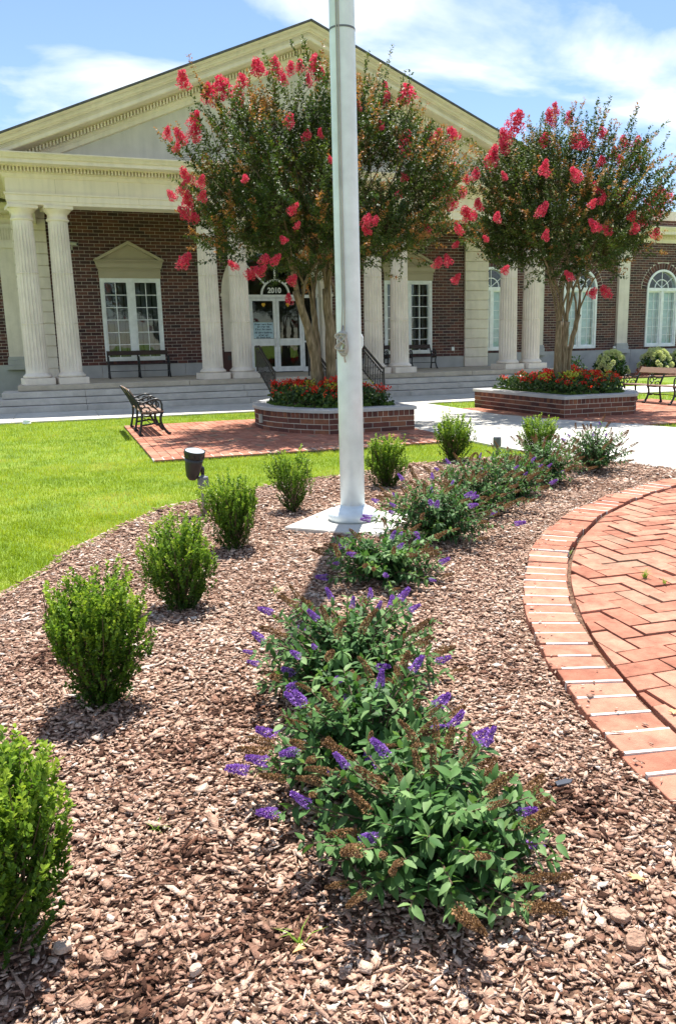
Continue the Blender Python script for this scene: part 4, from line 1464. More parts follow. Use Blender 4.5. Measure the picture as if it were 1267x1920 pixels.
def myrtle(label, base, stems, cen, rad3, zlow, vee, pans, seed, nshoot, yfront):
    rg = np.random.default_rng(seed); rr = random.Random(seed)
    t = thing('crape_myrtle_tree', label, 'tree', base, 0, 'crape myrtles in the planters')
    T = MB(); nodes = []
    cen = Vector(cen)
    limbs = []
    for pts, r0 in stems:
        pts = [Vector(p) for p in pts]
        sm = []
        for i in range(len(pts)-1):
            for k in range(5):
                f = k/5; q = pts[i].lerp(pts[i+1], f)
                sm.append(q+Vector((rr.uniform(-.012, .012), rr.uniform(-.012, .012), 0)))
        sm.append(pts[-1])
        T.tube(sm, [r0*(1.12-.4*i/len(sm)+(.18 if i == 0 else 0)) for i in range(len(sm))], 9)
        # limbs from the top of this stem
        top = sm[-1]; dirn = (sm[-1]-sm[-3]).normalized()
        nl = 4
        for j in range(nl):
            st = sm[-1-rr.choice((0, 0, 1, 2, 3))]
            a = 2*PI*(j+rr.uniform(-.3, .3))/nl+seed
            el = rr.uniform(.15, 1.15)
            outw = Vector((top.x-base[0], top.y-base[1], 0))
            tgt = cen+Vector((math.cos(a)*math.cos(el)*rad3[0]*.85, math.sin(a)*math.cos(el)*rad3[1]*.85, math.sin(el)*rad3[2]*.85-.15))+outw*.6
            c1 = st+(dirn*.6+Vector((0, 0, .8))).normalized()*(tgt-st).length*.33
            c2 = st.lerp(tgt, .72)+Vector((0, 0, .12))
            path = []
            for k in range(13):
                f = k/12
                q = st*(1-f)**3+c1*3*f*(1-f)**2+c2*3*f*f*(1-f)+tgt*f**3
                q += Vector((rr.uniform(-1, 1), rr.uniform(-1, 1), rr.uniform(-1, 1)))*.035*min(1, f*3)
                path.append(q)
            rl = r0*rr.uniform(.30, .42)
            T.tube(path, [rl*(1-.82*k/12) for k in range(13)], 7)
            limbs.append((path, rl))
            nodes += path[4:]
    # secondary branches
    for path, rl in limbs:
        for j in range(7):
            k = rr.randint(3, 11); st = path[k]
            d = (path[k]-path[k-1]).normalized()
            side = Vector((rr.uniform(-1, 1), rr.uniform(-1, 1), rr.uniform(-.2, 1))).normalized()
            ln = rr.uniform(.5, 1.1)
            pp = [st+(d*.5+side*.8+Vector((0, 0, .25*f))).normalized()*ln*f for f in (0, .25, .5, .75, 1)]
            T.tube(pp, [rl*.34*(1-.75*f) for f in (0, .25, .5, .75, 1)], 5)
            nodes += pp[1:]
    T.build('trunk', M['bark'], t, world=True, smooth=True)
    # leafy shoots
    P, D = [], []
    R3 = np.array(rad3); cc = np.array(cen)
    while len(P) < nshoot:
        d = rand_dirs(rg, 1)[0]
        rho = rg.random()**(1/2.6)
        wob = 1+.30*mnoise.noise(Vector(d*2.6+seed))
        q = cc+d*R3*rho*wob
        if q[2] < zlow+vee*np.hypot(q[0]-base[0], q[1]-base[1])+rg.uniform(-.1, .25): continue
        if mnoise.noise(Vector(q*1.25)) < -.10: continue
        P.append(q); D.append((d*.75+np.array([0, 0, .75])+rg.normal(size=3)*.3, rho))
    P = np.array(P)
    ND = np.array([tuple(v) for v in nodes])
    tw = MB(); LP, LD, LR, LS = [], [], [], []
    # long shoots that stick out of the outline at the top
    for i in range(len(P)):
        d = D[i][0]/np.linalg.norm(D[i][0]); rho = D[i][1]
        ln = rg.uniform(.32, .58)*(rg.uniform(1.2, 1.8) if rho > .86 and rg.random() < .12 else 1)
        st = P[i]; en = st+d*ln
        j = np.argmin(((ND-st)**2).sum(1)); nd = ND[j]
        if ((nd-st)**2).sum() < 1.8:
            tw.tube([nd, nd*.4+st*.6+rg.normal(size=3)*.04, st, en], [.006, .005, .004, .0015], 3, caps=False)
        nl = int(ln*95)
        f = rg.random(nl)**.85
        pos = st+np.outer(f, d*ln)+rg.normal(size=(nl, 3))*.012
        sd = rand_dirs(rg, nl); sd -= np.outer(sd@d, d); sd /= np.linalg.norm(sd, axis=1, keepdims=True)
        LP.append(pos); LD.append(sd*.85+d*.5+np.array([0, 0, -.05]))
        bronze = mnoise.noise(Vector(st*1.7+5)) > (.03 if rho > .78 else .36)
        base_r = np.clip(.36+.55*mnoise.noise(Vector(st*2.2))+rg.normal()*.12, 0, .74) if not bronze else rg.uniform(.25, .6)
        r_ = np.clip(base_r+rg.normal(size=nl)*.12, 0, .86)
        if bronze: r_ = np.where(f > .5, np.clip(.80+.2*f+rg.normal(size=nl)*.05, .72, 1), r_)
        LR.append(r_); LS.append(rg.uniform(.056, .088, nl)*(1-.35*f))
    tw.build('twigs', M['twig'], t, world=True)['kind'] = 'stuff'
    LP = np.concatenate(LP); LD = np.concatenate(LD); LR = np.concatenate(LR); LS = np.concatenate(LS)
    me = cloud_mesh('crown', *LEAF2, frames(LD, rg.normal(size=len(LP))*.6), LP, np.stack([LS*.95, LS, LS], 1), LR, M['myrtle'])
    cr_ = obj('crown', me, t, world=True)
    cr_['kind'] = 'stuff'
    for i, (px, py, sz) in enumerate(pans):
        # depth: on the near shell of the crown at this place
        w0 = px_at(px, py, cen.y)
        e = ((w0.x-cen.x)/rad3[0])**2+((w0.z-cen.z)/rad3[2])**2
        Y = cen.y-rad3[1]*math.sqrt(max(0, 1-e))*yfront+rr.uniform(-.42, -.08)
        q = px_at(px, py, Y)
        sc_ = sz*.86/F_PX*(q-Vector((0, 0, CAM_H))).length
        d = Vector((q.x-cen.x, q.y-cen.y, q.z-cen.z)).normalized()*.5+Vector((0, 0, .7))
        ro = d.to_track_quat('Z', 'Y').to_euler()
        obj('flower_cluster', PANIC[i % 5], t, q, (ro.x, ro.y, rr.uniform(0, 6.28)), (sc_*rr.uniform(.9, 1.1), sc_*rr.uniform(.9, 1.1), sc_*rr.uniform(.85, 1.25)), world=True)
        # the shoot that carries it
    return t


myrtle('crape myrtle tree with red blooms behind the flagpole, in the rounded planter', (4.78, 15.25, .36),
       [([(4.70, 15.15, .3), (4.62, 15.15, 1.3), (4.50, 15.15, 1.9), (4.28, 15.1, 2.55)], .09), ([(4.80, 15.32, .3), (4.76, 15.35, 1.5), (4.70, 15.4, 2.4)], .07), ([(4.96, 15.2, .3), (4.97, 15.2, 1.7), (4.93, 15.25, 2.6)], .10), ([(4.99, 15.3, .3), (5.06, 15.35, 1.7), (5.28, 15.4, 2.5)], .07)],
       (4.90, 15.3, 4.25), (2.42, 2.1, 1.86), 2.75, .14, PAN1, 3, 2850, 1.0)
myrtle('crape myrtle tree with red blooms growing in the angular planter', (10.38, 15.5, .36),
       [([(10.27, 15.4, .3), (10.24, 15.4, 1.2), (10.24, 15.4, 1.95)], .085), ([(10.42, 15.5, .3), (10.44, 15.5, 1.2), (10.50, 15.5, 1.95)], .095), ([(10.60, 15.6, .3), (10.66, 15.6, 1.3), (10.88, 15.6, 2.1)], .065)],
       (10.34, 15.5, 4.02), (2.10, 1.95, 1.74), 2.45, .48, PAN2, 7, 2000, 1.0)

# ------------------------------------------------------------------ bedding in the planters
def bedding(poly, zc, seed, name_lab, cx, cy):
    rg = np.random.default_rng(seed)
    xs = np.array([p[0] for p in poly]); ys = np.array([p[1] for p in poly])
    pts = rg.uniform([xs.min(), ys.min()], [xs.max(), ys.max()], (9000, 2))
    pin = in_poly(pts[:, 0], pts[:, 1], offset_poly(poly, -.07))
    pts = pts[pin]
    dx = (pts[:, 0]-(xs.min()+xs.max())/2)/((xs.max()-xs.min())/2); dy = (pts[:, 1]-(ys.min()+ys.max())/2)/((ys.max()-ys.min())/2)
    hh = .36+.10+.34*np.sqrt(np.clip(1.15-np.maximum(np.abs(dx), np.abs(dy))**2.2, .02, 1))+.06*np.sin(pts[:, 0]*9)*np.cos(pts[:, 1]*8)
    n = len(pts)
    z = .38+(hh-.38)*rg.random(n)**.5
    P = np.c_[pts, z]
    me = cloud_mesh('bedding_leaves', *LEAFR, frames(rand_dirs(rg, n)+np.array([0, 0, .35]), rg.uniform(0, 6.3, n)), P, rg.uniform(.05, .085, n), rg.random(n), M['begonia'])
    o = obj('begonia_leaves', me); tag(o, name_lab[0], 'begonias', kind='stuff')
    k = 300
    pc = pts[rg.choice(n, 46, replace=False)]; ph_ = rg.normal(size=46)*.04
    w_ = np.argmin(((pts[:, None, :]-pc[None])**2).sum(2), 1); dd_ = np.sqrt(((pts-pc[w_])**2).sum(1))
    pr_ = np.exp(-(dd_/.10)**2)+.04; idx = rg.choice(n, k, replace=False, p=pr_/pr_.sum())
    C_ = np.c_[pts[idx], hh[idx]+.02+ph_[w_[idx]]]
    m = 11
    Q = np.repeat(C_, m, 0)+rg.normal(size=(k*m, 3))*[.032, .032, .02]
    me = cloud_mesh('begonia_blooms', *LEAFR, frames(rand_dirs(rg, k*m)+np.array([0, -.2, .4]), rg.uniform(0, 6.3, k*m)), Q, rg.uniform(.03, .05, k*m), np.clip(np.repeat(rg.random(k), m)*.8+rg.random(k*m)*.2, 0, 1), M['red'])
    o = obj('begonia_blooms', me); tag(o, name_lab[1], 'begonias', kind='stuff')
    k = 26
    C_ = np.c_[cx+rg.normal(size=k)*.35, cy-.1+rg.normal(size=k)*.4, np.full(k, .80)]
    Q = np.repeat(C_, 24, 0)+rg.normal(size=(k*24, 3))*[.05, .05, .04]
    me = cloud_mesh('lime_leaves', *LEAFR, frames(rand_dirs(rg, k*24)+np.array([0, 0, .4]), rg.uniform(0, 6.3, k*24)), Q, rg.uniform(.03, .06, k*24), rg.random(k*24), M['coleus'])
    o = obj('lime_foliage', me); tag(o, name_lab[2], 'foliage', kind='stuff')
    return rg


bedding(in1, .4, 21, ('green begonia leaves filling the rounded planter', 'red begonia blooms over the rounded planter', 'lime yellow foliage round the rounded planter trunks'), 4.8, 15.0)
bedding(in2, .4, 22, ('green begonia leaves filling the angular planter', 'red begonia blooms over the angular planter', 'lime yellow foliage round the angular planter trunks'), 10.3, 15.2)


def clump_mesh(seed):
    rg = np.random.default_rng(seed); n = 420
    d = rand_dirs(rg, n); d[:, 2] = np.abs(d[:, 2])
    return petal_ball('edging_clump', d*[.085, .085, .085]*rg.uniform(.6, 1, (n, 1)), .022, rg, M['sedum'], LEAFR, d*.7)


CLM = [clump_mesh(80+i) for i in range(3)]
for poly, lab, grp in ((in1, 'rounded green edging plant at the rim of the rounded planter', 'edging plants of the rounded planter'), (in2, 'rounded green edging plant at the rim of the angular planter', 'edging plants of the angular planter')):
    oo = offset_poly(poly, -.07)
    rr = random.Random(len(poly))
    n = len(oo)
    cumd = 0
    for i in range(n):
        a, b = Vector(oo[i]), Vector(oo[(i+1) % n])
        if a.y > 15.6 and b.y > 15.6: continue
        L = (b-a).length; m = max(1, round(L/.19))
        for k in range(m):
            q = a.lerp(b, (k+.5)/m)
            if rr.random() < .12: continue
            s_ = rr.uniform(.8, 1.15)
            o = obj('edging_plant', CLM[rr.randint(0, 2)], None, (q.x, q.y, .36+.05), (0, 0, rr.uniform(0, 6)), (s_, s_, s_*1.05))
            tag(o, lab, 'plant', grp)

# ------------------------------------------------------------------ boxwood shrubs
LEAFQ = ([(0, 0, 0), (.30, .55, .06), (0, 1, 0), (-.30, .55, .06)], [(0, 1, 2), (0, 2, 3)])


def boxwood_mesh(seed, r, h, ns, leaf, tpl, belly):
    rg = np.random.default_rng(seed)
    stems = MB(); LP, LD, LR, LS = [], [], [], []
    for i in range(ns):
        a = rg.uniform(0, 6.28); u = rg.random()**.40
        zt = h*(.50+.50*rg.random()**.7) if rg.random() < .5 else h*rg.uniform(.16, .85)
        prof = max(.12, math.sin(min(1, (zt/h)**belly*1.0)*PI*.64+.30))**.8
        R = r*prof*u*(1+.42*mnoise.noise(Vector((math.cos(a)*2, math.sin(a)*2, zt*5+seed))))
        tip = np.array([R*math.cos(a), R*math.sin(a), zt+rg.uniform(-.03, .03)+(rg.uniform(.02, .09) if zt > .8*h and rg.random() < .2 else 0)])
        ln = rg.uniform(.10, .2)
        d = np.array([math.cos(a)*.4*u, math.sin(a)*.4*u, 1])+rg.normal(size=3)*.16
        if zt < h*.55: d[:2] += np.array([math.cos(a), math.sin(a)])*.5
        d /= np.linalg.norm(d)
        st = tip-d*ln
        if i % 9 == 0:
            stems.tube([(rg.normal()*.015, rg.normal()*.015, 0), tuple(st*[.45, .45, .5]), tuple(st), tuple(tip)], [.005, .004, .003, .0015], 4, caps=False)
        n = int(ln*250)
        f = rg.random(n)
        pos = st+np.outer(f, d*ln)
        sd = rand_dirs(rg, n); sd -= np.outer(sd@d, d); sd /= np.linalg.norm(sd, axis=1, keepdims=True)
        LP.append(pos); LD.append(sd*.8+d*.65)
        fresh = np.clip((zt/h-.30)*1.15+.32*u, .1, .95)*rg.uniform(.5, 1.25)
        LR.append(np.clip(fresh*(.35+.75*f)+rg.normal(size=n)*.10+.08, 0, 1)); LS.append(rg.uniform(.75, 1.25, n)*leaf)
    LP = np.concatenate(LP); LD = np.concatenate(LD); LR = np.concatenate(LR); LS = np.concatenate(LS)
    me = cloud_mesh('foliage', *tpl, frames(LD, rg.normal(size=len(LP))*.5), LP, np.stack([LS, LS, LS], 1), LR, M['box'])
    return me, stems.mesh('stems', M['boxstem'])


box_list = [(-.29, 2.12, .90, 1.0, 'boxwood shrub nearest the mulch end, beside a dug hole', 3), (.04, 3.55, .90, 1.03, 'boxwood shrub with pale tips, second along the lawn edge row', 3),
            (.58, 4.85, .98, 1.0, 'boxwood shrub just before the spotlight shrub, third in the row', 0), (1.18, 6.13, .98, .97, 'boxwood shrub beside the black spotlight post', 1),
            (2.0, 7.41, .98, 1.0, 'thin boxwood shrub with bare stems before the brick patio', 2), (3.26, 8.15, 1.06, .95, 'boxwood shrub right behind the flagpole base', 0),
            (4.78, 9.55, 1.2, 1.0, 'boxwood shrub on the grass strip beside the concrete walk', 1), (5.98, 9.38, 1.18, .95, 'boxwood shrub next to the small grey post at the walk', 2)]
for i, (x, y, sr, sz, lab, v) in enumerate(box_list):
    fm, sm_ = boxwood_mesh(131+i*7, .25, .60, (620, 600, 470, 450, 300, 460, 400, 400)[i], .0185 if i < 2 else .020, LEAFR if i < 2 else LEAFQ, (1.0, 1.25, .9, 1.15, 1.5, .8, .9, 1.0)[i])
    z = float(h_mulch(x, y))-.01
    sr *= .92; sz *= .97
    t = thing('boxwood_shrub', lab, 'shrub', (x, y, z), 0, 'boxwoods along the bed')
    rz = i*1.9
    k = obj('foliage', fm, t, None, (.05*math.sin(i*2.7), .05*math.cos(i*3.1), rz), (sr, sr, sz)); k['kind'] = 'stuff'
    obj('stems', sm_, t, None, (0, 0, rz), (sr, sr, sz))

# ------------------------------------------------------------------ butterfly bushes
LN = [lance(.22, .18, .05), lance(.20, .30, .06), lance(.24, .08, .04), lance(.21, .42, .05)]
LEAFM = []
for i, (v, f) in enumerate(LN):
    me = bpy.data.meshes.new('leaf'); me.from_pydata(v, [], f); me.update(); me.materials.append(M['bud_o'])
    me.polygons.foreach_set('use_smooth', [True]*len(f))
    LEAFM.append(me)


def spike_mesh(name, seed, m, n, fl, r0, droop):
    rg = np.random.default_rng(seed)
    f = rg.random(n)**.85
    a = rg.uniform(0, 6.28, n)
    R = r0*(1-f)**.55*rg.uniform(.75, 1.05, n)+.012
    bend = droop*f*f
    P = np.c_[R*np.cos(a)+bend, R*np.sin(a), f]
    d = np.c_[np.cos(a), np.sin(a), np.full(n, .35)]
    return cloud_mesh(name, *LEAFR, frames(d+rand_dirs(rg, n)*.7, rg.uniform(0, 6.3, n)), P, rg.uniform(.7, 1.3, n)*fl, np.clip(rg.random(n)*.8+.25*(1-f), 0, 1), m)


FLW = [spike_mesh('flower_spike', 200+i, M['purple'], 420, .12, .21, .12*i) for i in range(3)]
SEED = [spike_mesh('seed_head', 210+i, M['seed'], 520, .080, .125, .16*i) for i in range(4)]


def buddleia(label, x, y, r, h, ns, leaf, near, seed, pf=.16, ps=.5):
    rg = np.random.default_rng(seed); rr = random.Random(seed)
    z0 = float(h_mulch(x, y))-.01
    t = thing('butterfly_bush', label, 'shrub', (x, y, z0), 0, 'butterfly bushes in the bed')
    stems = MB(); LP, LD, LS, LR = [], [], [], []
    for i in range(ns):
        a = 2.399*i+rg.uniform(-.2, .2)
        u = math.sqrt((i+.5)/ns)
        el = rad(88-72*u+rg.uniform(-8, 8))
        wob = min(1.18, max(.75, 1+.13*rg.normal()))
        tip = np.array([math.cos(a)*math.cos(el)*r*wob, math.sin(a)*math.cos(el)*r*wob, max(.05, math.sin(el)*h*.92*wob*(.8+.2*u))])
        c = np.array([tip[0]*.45, tip[1]*.45, tip[2]*.72])
        path = [np.array([rg.normal()*.02, rg.normal()*.02, 0]), c*.5, c, c*.45+tip*.55, tip]
        stems.tube([tuple(p) for p in path], [.005, .0045, .004, .003, .002], 4, caps=False)
        nn = 11
        for k in range(nn):
            f = .25+.75*(k+.5)/nn
            seg = min(3, int(f*4)); ff = f*4-seg
            p = path[seg]*(1-ff)+path[seg+1]*ff
            d = path[seg+1]-path[seg]; d = d/np.linalg.norm(d)
            s0 = np.cross(d, [0, 0, 1.]); s0 /= max(.05, np.linalg.norm(s0))
            s1 = np.cross(d, s0)
            ph = k*PI/2+rg.uniform(-.4, .4)
            for sg_ in (1, -1):
                sd = (s0*math.cos(ph)+s1*math.sin(ph))*sg_
                LP.append(p); LD.append(sd*.85+d*.55+np.array([0, 0, -.05])+rg.normal(size=3)*.15)
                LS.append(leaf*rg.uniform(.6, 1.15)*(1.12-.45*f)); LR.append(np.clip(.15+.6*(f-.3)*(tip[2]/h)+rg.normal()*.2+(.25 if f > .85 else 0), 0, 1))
        w = rg.random()
        d = tip-c; d = d/np.linalg.norm(d)+np.array([0, 0, .12])+rg.normal(size=3)*.16
        if w < pf+ps:
            isf = w < pf
            q = Vector(d).to_track_quat('Z', 'Y').to_euler()
            L = rg.uniform(.045, .085) if isf else rg.uniform(.06, .115)
            wd = L*rg.uniform(.75, .95) if isf else L*rg.uniform(.75, .95)
            o = obj('flower_spike' if isf else 'seed_head', FLW[i % 3] if isf else SEED[i % 4], t, Vector(tip), (q.x, q.y, q.z), (wd, wd, L))
    LP = np.array(LP); LD = np.array(LD); LS = np.array(LS); LR = np.array(LR)
    Rm = frames(LD, rg.normal(size=len(LP))*.35)
    stems.build('stems', M['boxstem'], t)
    solo = np.zeros(len(LP), bool)
    if near:
        # leaves on the outside that face the viewer stand as single parts
        out = LP[:, 2]/h-.6*LP[:, 1]/r+.25*np.hypot(LP[:, 0], LP[:, 1])/r
        solo[np.argsort(-out)[:near]] = True
        for i in np.where(solo)[0]:
            m4 = Matrix(Rm[i].tolist())
            obj('leaf', LEAFM[i % 4], t, Vector(LP[i]), m4.to_euler(), [LS[i]]*3)
    id_ = np.where(~solo)[0]
    tv = np.array([LN[i % 4][0] for i in id_])
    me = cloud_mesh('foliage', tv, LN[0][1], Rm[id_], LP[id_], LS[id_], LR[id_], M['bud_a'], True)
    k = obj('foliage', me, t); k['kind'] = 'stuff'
    return t


buddleia('butterfly bush with drooping purple spikes at the open mulch end', .93, 2.0, .37, .41, 108, .078, 300, 41, .125, .42)
buddleia('butterfly bush with brown spent heads, second from the open mulch end', .92, 2.52, .38, .47, 108, .076, 300, 42, .125, .42)
buddleia('widest butterfly bush, the third one counted from the open mulch end', 1.10, 3.25, .45, .52, 112, .072, 300, 43, .125, .42)
buddleia('pale leaved butterfly bush at the foot of the flagpole slab', 1.93, 4.90, .42, .38, 74, .076, 240, 44, .20, .35)
buddleia('butterfly bush beside the flagpole base, brown spikes leaning out', 2.74, 5.75, .54, .60, 96, .072, 0, 45, .16, .56)
buddleia('butterfly bush between the flagpole and the small grey post', 3.52, 6.6, .50, .62, 90, .070, 0, 46, .12, .56)
buddleia('butterfly bush before the walkway boxwood, sixth of the row', 4.25, 7.15, .42, .60, 80, .070, 0, 47, .10, .56)
buddleia('butterfly bush next to the last one by the concrete walk', 4.98, 7.7, .44, .60, 80, .068, 0, 48, .10, .56)
buddleia('last butterfly bush of the row, against the concrete walk', 5.9, 8.05, .47, .68, 84, .066, 0, 49, .13, .58)

# ------------------------------------------------------------------ flagpole on its slab
fp = thing('flagpole', 'tall white metal flagpole with a rope tied on its cleat', 'flagpole', (2.33, 6.62, .06))
MB().lathe([(.107, 0), (.106, 1.2), (.104, 2.6), (.101, 4.0), (.09, 6), (.07, 8.2), (.06, 9.0)], 40).build('pole', M['pole'], fp, smooth=True)
MB().lathe([(.10, .0), (.205, .0), (.222, .02), (.222, .055), (.205, .08), (.17, .10), (.135, .115), (.112, .12), (.108, .135), (.10, .14)], 40).build('base_collar', M['pole'], fp, smooth=True)
MB().lathe([(.01, 9.0), (.05, 9.02), (.075, 9.08), (.05, 9.15), (.005, 9.16)], 20).build('finial', M['pole'], fp, smooth=True)
MB().lathe([(.1035, 3.93), (.1035, 3.945)], 40, caps=False).build('joint_ring', M['greymetal'], fp, smooth=True)
_ca = Vector((-.62, -.78, 0)).normalized()      # side of the pole the cleat sits on
_cs = Vector((_ca.y, -_ca.x, 0))
cz = 1.55


def cp(a, s_, z): return tuple(_ca*a+_cs*s_+Vector((0, 0, z)))


MB().tube([cp(.10, 0, cz), cp(.135, 0, cz)], .02, 8).tube([cp(.135, 0, cz-.11), cp(.14, 0, cz-.05), cp(.14, 0, cz+.05), cp(.135, 0, cz+.12)], [.008, .013, .013, .008], 8).build('cleat', M['steel'], fp, smooth=True)
rp = MB()
for k in range(4):
    o1 = .028+.006*k
    pts = []
    for i in range(33):
        u = 2*PI*i/32
        pts.append(cp(.148+.007*k+.006*math.sin(2*u), o1*math.sin(2*u)*1.1+.004*k, cz-.01+(.085-.006*k)*math.cos(u)))
    rp.tube(pts, .0062, 6, caps=False)
for k in range(3):
    pts = []
    for i in range(25):
        u = 2*PI*i/24
        pts.append(cp(.155+.006*k, .035*math.sin(u)*(1.1-.25*math.cos(u))+.006*k-.005, cz-.035+(.095-.012*k)*math.cos(u)))
    rp.tube(pts, .006, 6, caps=False)
rp.tube([cp(.15, -.005, cz-.09), cp(.15, -.01, cz-.15), cp(.14, -.012, cz-.18)], .008, 6)
rp.build('rope_coil', M['rope'], fp, smooth=True)
hl = MB()
for s_ in (-.012, .012):
    hl.tube([cp(.150, s_, cz+.05), cp(.118, s_*.8, cz+.28), cp(.112, s_*.8+.004, 3.0), cp(.10, s_*.8, 5.0), cp(.075, s_, 9.0)], .0055, 5)
hl.build('halyard', M['rope'], fp, smooth=True)
c2 = -_ca*.0
MB().tube([tuple(Vector((.10, .01, cz+.06))), tuple(Vector((.122, .01, cz+.02))), tuple(Vector((.122, .01, cz-.04))), tuple(Vector((.10, .01, cz-.08)))], .012, 6).build('bracket', M['pole'], fp)
MB().prism([(1.69, 6.58), (2.33, 5.95), (2.97, 6.58), (2.33, 7.22)], -.08, .06).build('flagpole_slab', M['concrete'], None, bevel=.012)
tag(bpy.data.objects['flagpole_slab'], 'square concrete slab set diamond-wise under the flagpole', 'slab')


# ------------------------------------------------------------------ garden lights
sl = thing('spotlight', 'black bullet spotlight on a grey box and pipe, among the boxwoods', 'spotlight', (1.19, 7.62, 0))
MB().tube([(0, 0, -.05), (.0, 0, .27)], .024, 12).build('post', M['conduit'], sl, smooth=True)
MB().lathe([(.034, .265), (.052, .275), (.052, .37), (.046, .378), (.02, .385), (.014, .40), (.014, .43)], 8).build('junction_box', M['greymetal'], sl)
MB().tube([(0, 0, .40), (0, 0, .455), (-.03, 0, .485)], [.018, .022, .02], 10).build('knuckle', M['blackmetal'], sl, smooth=True)
R_ = Euler((rad(10), rad(7), 0)).to_matrix()
hx = (-.105, .0, .33)
hd = MB().lathe([(.006, .02), (.035, .03), (.058, .06), (.072, .13), (.082, .20), (.088, .245)], 26, hx, R_).build('lamp_body', M['blackmetal'], sl, smooth=True)
MB().lathe([(.083, .243), (.092, .245), (.096, .30), (.099, .312), (.095, .316), (.088, .312)], 26, hx, R_, caps=False).build('lamp_rim', M['blackmetal'], hd, smooth=True)
MB().lathe([(.001, .3125), (.06, .3125), (.089, .311)], 26, hx, R_, caps=False).build('lens', M['lens'], hd, smooth=True)
for k in range(11):
    a = 2*PI*k/11
    f = R_ @ Vector((.093*math.cos(a), .093*math.sin(a), .272))+Vector(hx)
    MB().box(f, (.006, .018, .042), (rad(10), rad(7), a)).build('vent_slot', M['iron'], hd)
s2 = thing('post_light', 'small grey capped post rising behind the butterfly bushes', 'light', (5.72, 10.05, 0))
MB().tube([(0, 0, -.03), (0, 0, .13)], .022, 10).build('post', M['conduit'], s2, smooth=True)
MB().lathe([(.045, .11), (.06, .12), (.06, .23), (.054, .245), (.03, .25)], 8).build('cap_box', M['greymetal'], s2)
s3 = thing('lawn_fixture', 'small white round fixture set in the lawn by the sidewalk', 'fixture', (-.73, 18.95, 0))
MB().lathe([(.07, 0), (.075, .02), (.075, .07), (.06, .10), (.02, .11)], 12).build('fixture_body', M['white'], s3)
MB().lathe([(.085, .005), (.09, .015), (.085, .025)], 12).build('fixture_ring', M['white'], s3)

# ------------------------------------------------------------------ planting along the wing
MB().bb(15.35, 29, 26.6, YWING, -.05, .03).build('wing_bed', M['mulch'])['kind'] = 'structure'


def hydrangea(label, x, y, r, h, seed, nf):
    rg = np.random.default_rng(seed); rr = random.Random(seed)
    t = thing('hydrangea_shrub', label, 'shrub', (x, y, .03), 0, 'hydrangeas along the wing')
    n = 1500
    d = rand_dirs(rg, n); d[:, 2] = np.abs(d[:, 2])
    P = d*[r, r*.9, h]*(rg.random((n, 1))**.35)
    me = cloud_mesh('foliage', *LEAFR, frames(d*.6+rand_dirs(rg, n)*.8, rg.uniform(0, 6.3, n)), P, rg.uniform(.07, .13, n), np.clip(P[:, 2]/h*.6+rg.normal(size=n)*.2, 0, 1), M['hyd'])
    k = obj('foliage', me, t); k['kind'] = 'stuff'
    MB().tube([(0, 0, 0), (.05, 0, h*.5)], .015, 5).tube([(.02, 0, 0), (-.1, .05, h*.5)], .012, 5).build('stems', M['boxstem'], t)
    for i in range(nf):
        a = rr.uniform(PI, 2*PI) if rr.random() < .75 else rr.uniform(0, PI); el = rr.uniform(.05, 1.4)
        o = obj('flower_head', HYF[i % 2], t, (math.cos(a)*math.cos(el)*r*1.02, math.sin(a)*math.cos(el)*r*.95, math.sin(el)*h*1.03), (rr.uniform(-.4, .4), rr.uniform(-.4, .4), a), [rr.uniform(.8, 1.1)]*3)


HYF = []
for i in range(2):
    rg = np.random.default_rng(300+i); n = 220
    d = rand_dirs(rg, n)
    HYF.append(petal_ball('flower_head', d*[.075, .075, .10], .045, rg, M['hydfl'], LEAFR, d*.8))
hydrangea('white hydrangea nearest the leafy green shrub under the wing window', 21.35, 28.3, .72, .95, 61, 46)
hydrangea('lime tinted hydrangea right of the wing pilaster', 23.55, 28.2, .75, 1.0, 62, 50)
hydrangea('white hydrangea under the farthest arched wing window', 25.1, 28.3, .72, 1.05, 63, 44)


def bush(name, label, cat, x, y, r, h, m, leaf, n, seed, z=.03):
    rg = np.random.default_rng(seed)
    t = thing(name, label, cat, (x, y, z))
    d = rand_dirs(rg, n); d[:, 2] = np.abs(d[:, 2])
    P = d*[r, r, h]*(rg.random((n, 1))**.4)*(1+.25*rg.normal(size=(n, 1))*.5)
    P[:, 2] = np.maximum(P[:, 2], .01)
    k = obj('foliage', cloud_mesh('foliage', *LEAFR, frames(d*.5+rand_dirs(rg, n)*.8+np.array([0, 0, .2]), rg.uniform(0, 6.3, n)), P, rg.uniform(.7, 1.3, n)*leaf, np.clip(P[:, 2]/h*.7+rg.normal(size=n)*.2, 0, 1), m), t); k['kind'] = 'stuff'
    s_ = MB()
    for i in range(7):
        a = rg.uniform(0, 6.28)
        s_.tube([(0, 0, 0), (r*.3*math.cos(a), r*.3*math.sin(a), h*.45), (r*.6*math.cos(a), r*.6*math.sin(a), h*.85)], [.01, .007, .003], 4)
    s_.build('stems', M['boxstem'], t)
    return t


bush('leafy_shrub', 'loose green shrub between the angular planter and the wing wall', 'shrub', 19.4, 28.2, .62, .85, M['hyd'], .085, 800, 71)
bush('leafy_shrub', 'low sparse shrub at the wing wall beside the last portico column', 'shrub', 16.9, 28.4, .55, .55, M['hyd'], .06, 260, 72)
bush('barberry_shrub', 'small wine red barberry before the hydrangeas', 'shrub', 21.9, 26.95, .35, .42, M['barb'], .035, 700, 73)
bush('barberry_shrub', 'low wine red barberry behind the bench back', 'shrub', 23.9, 26.95, .5, .36, M['barb'], .035, 800, 74)

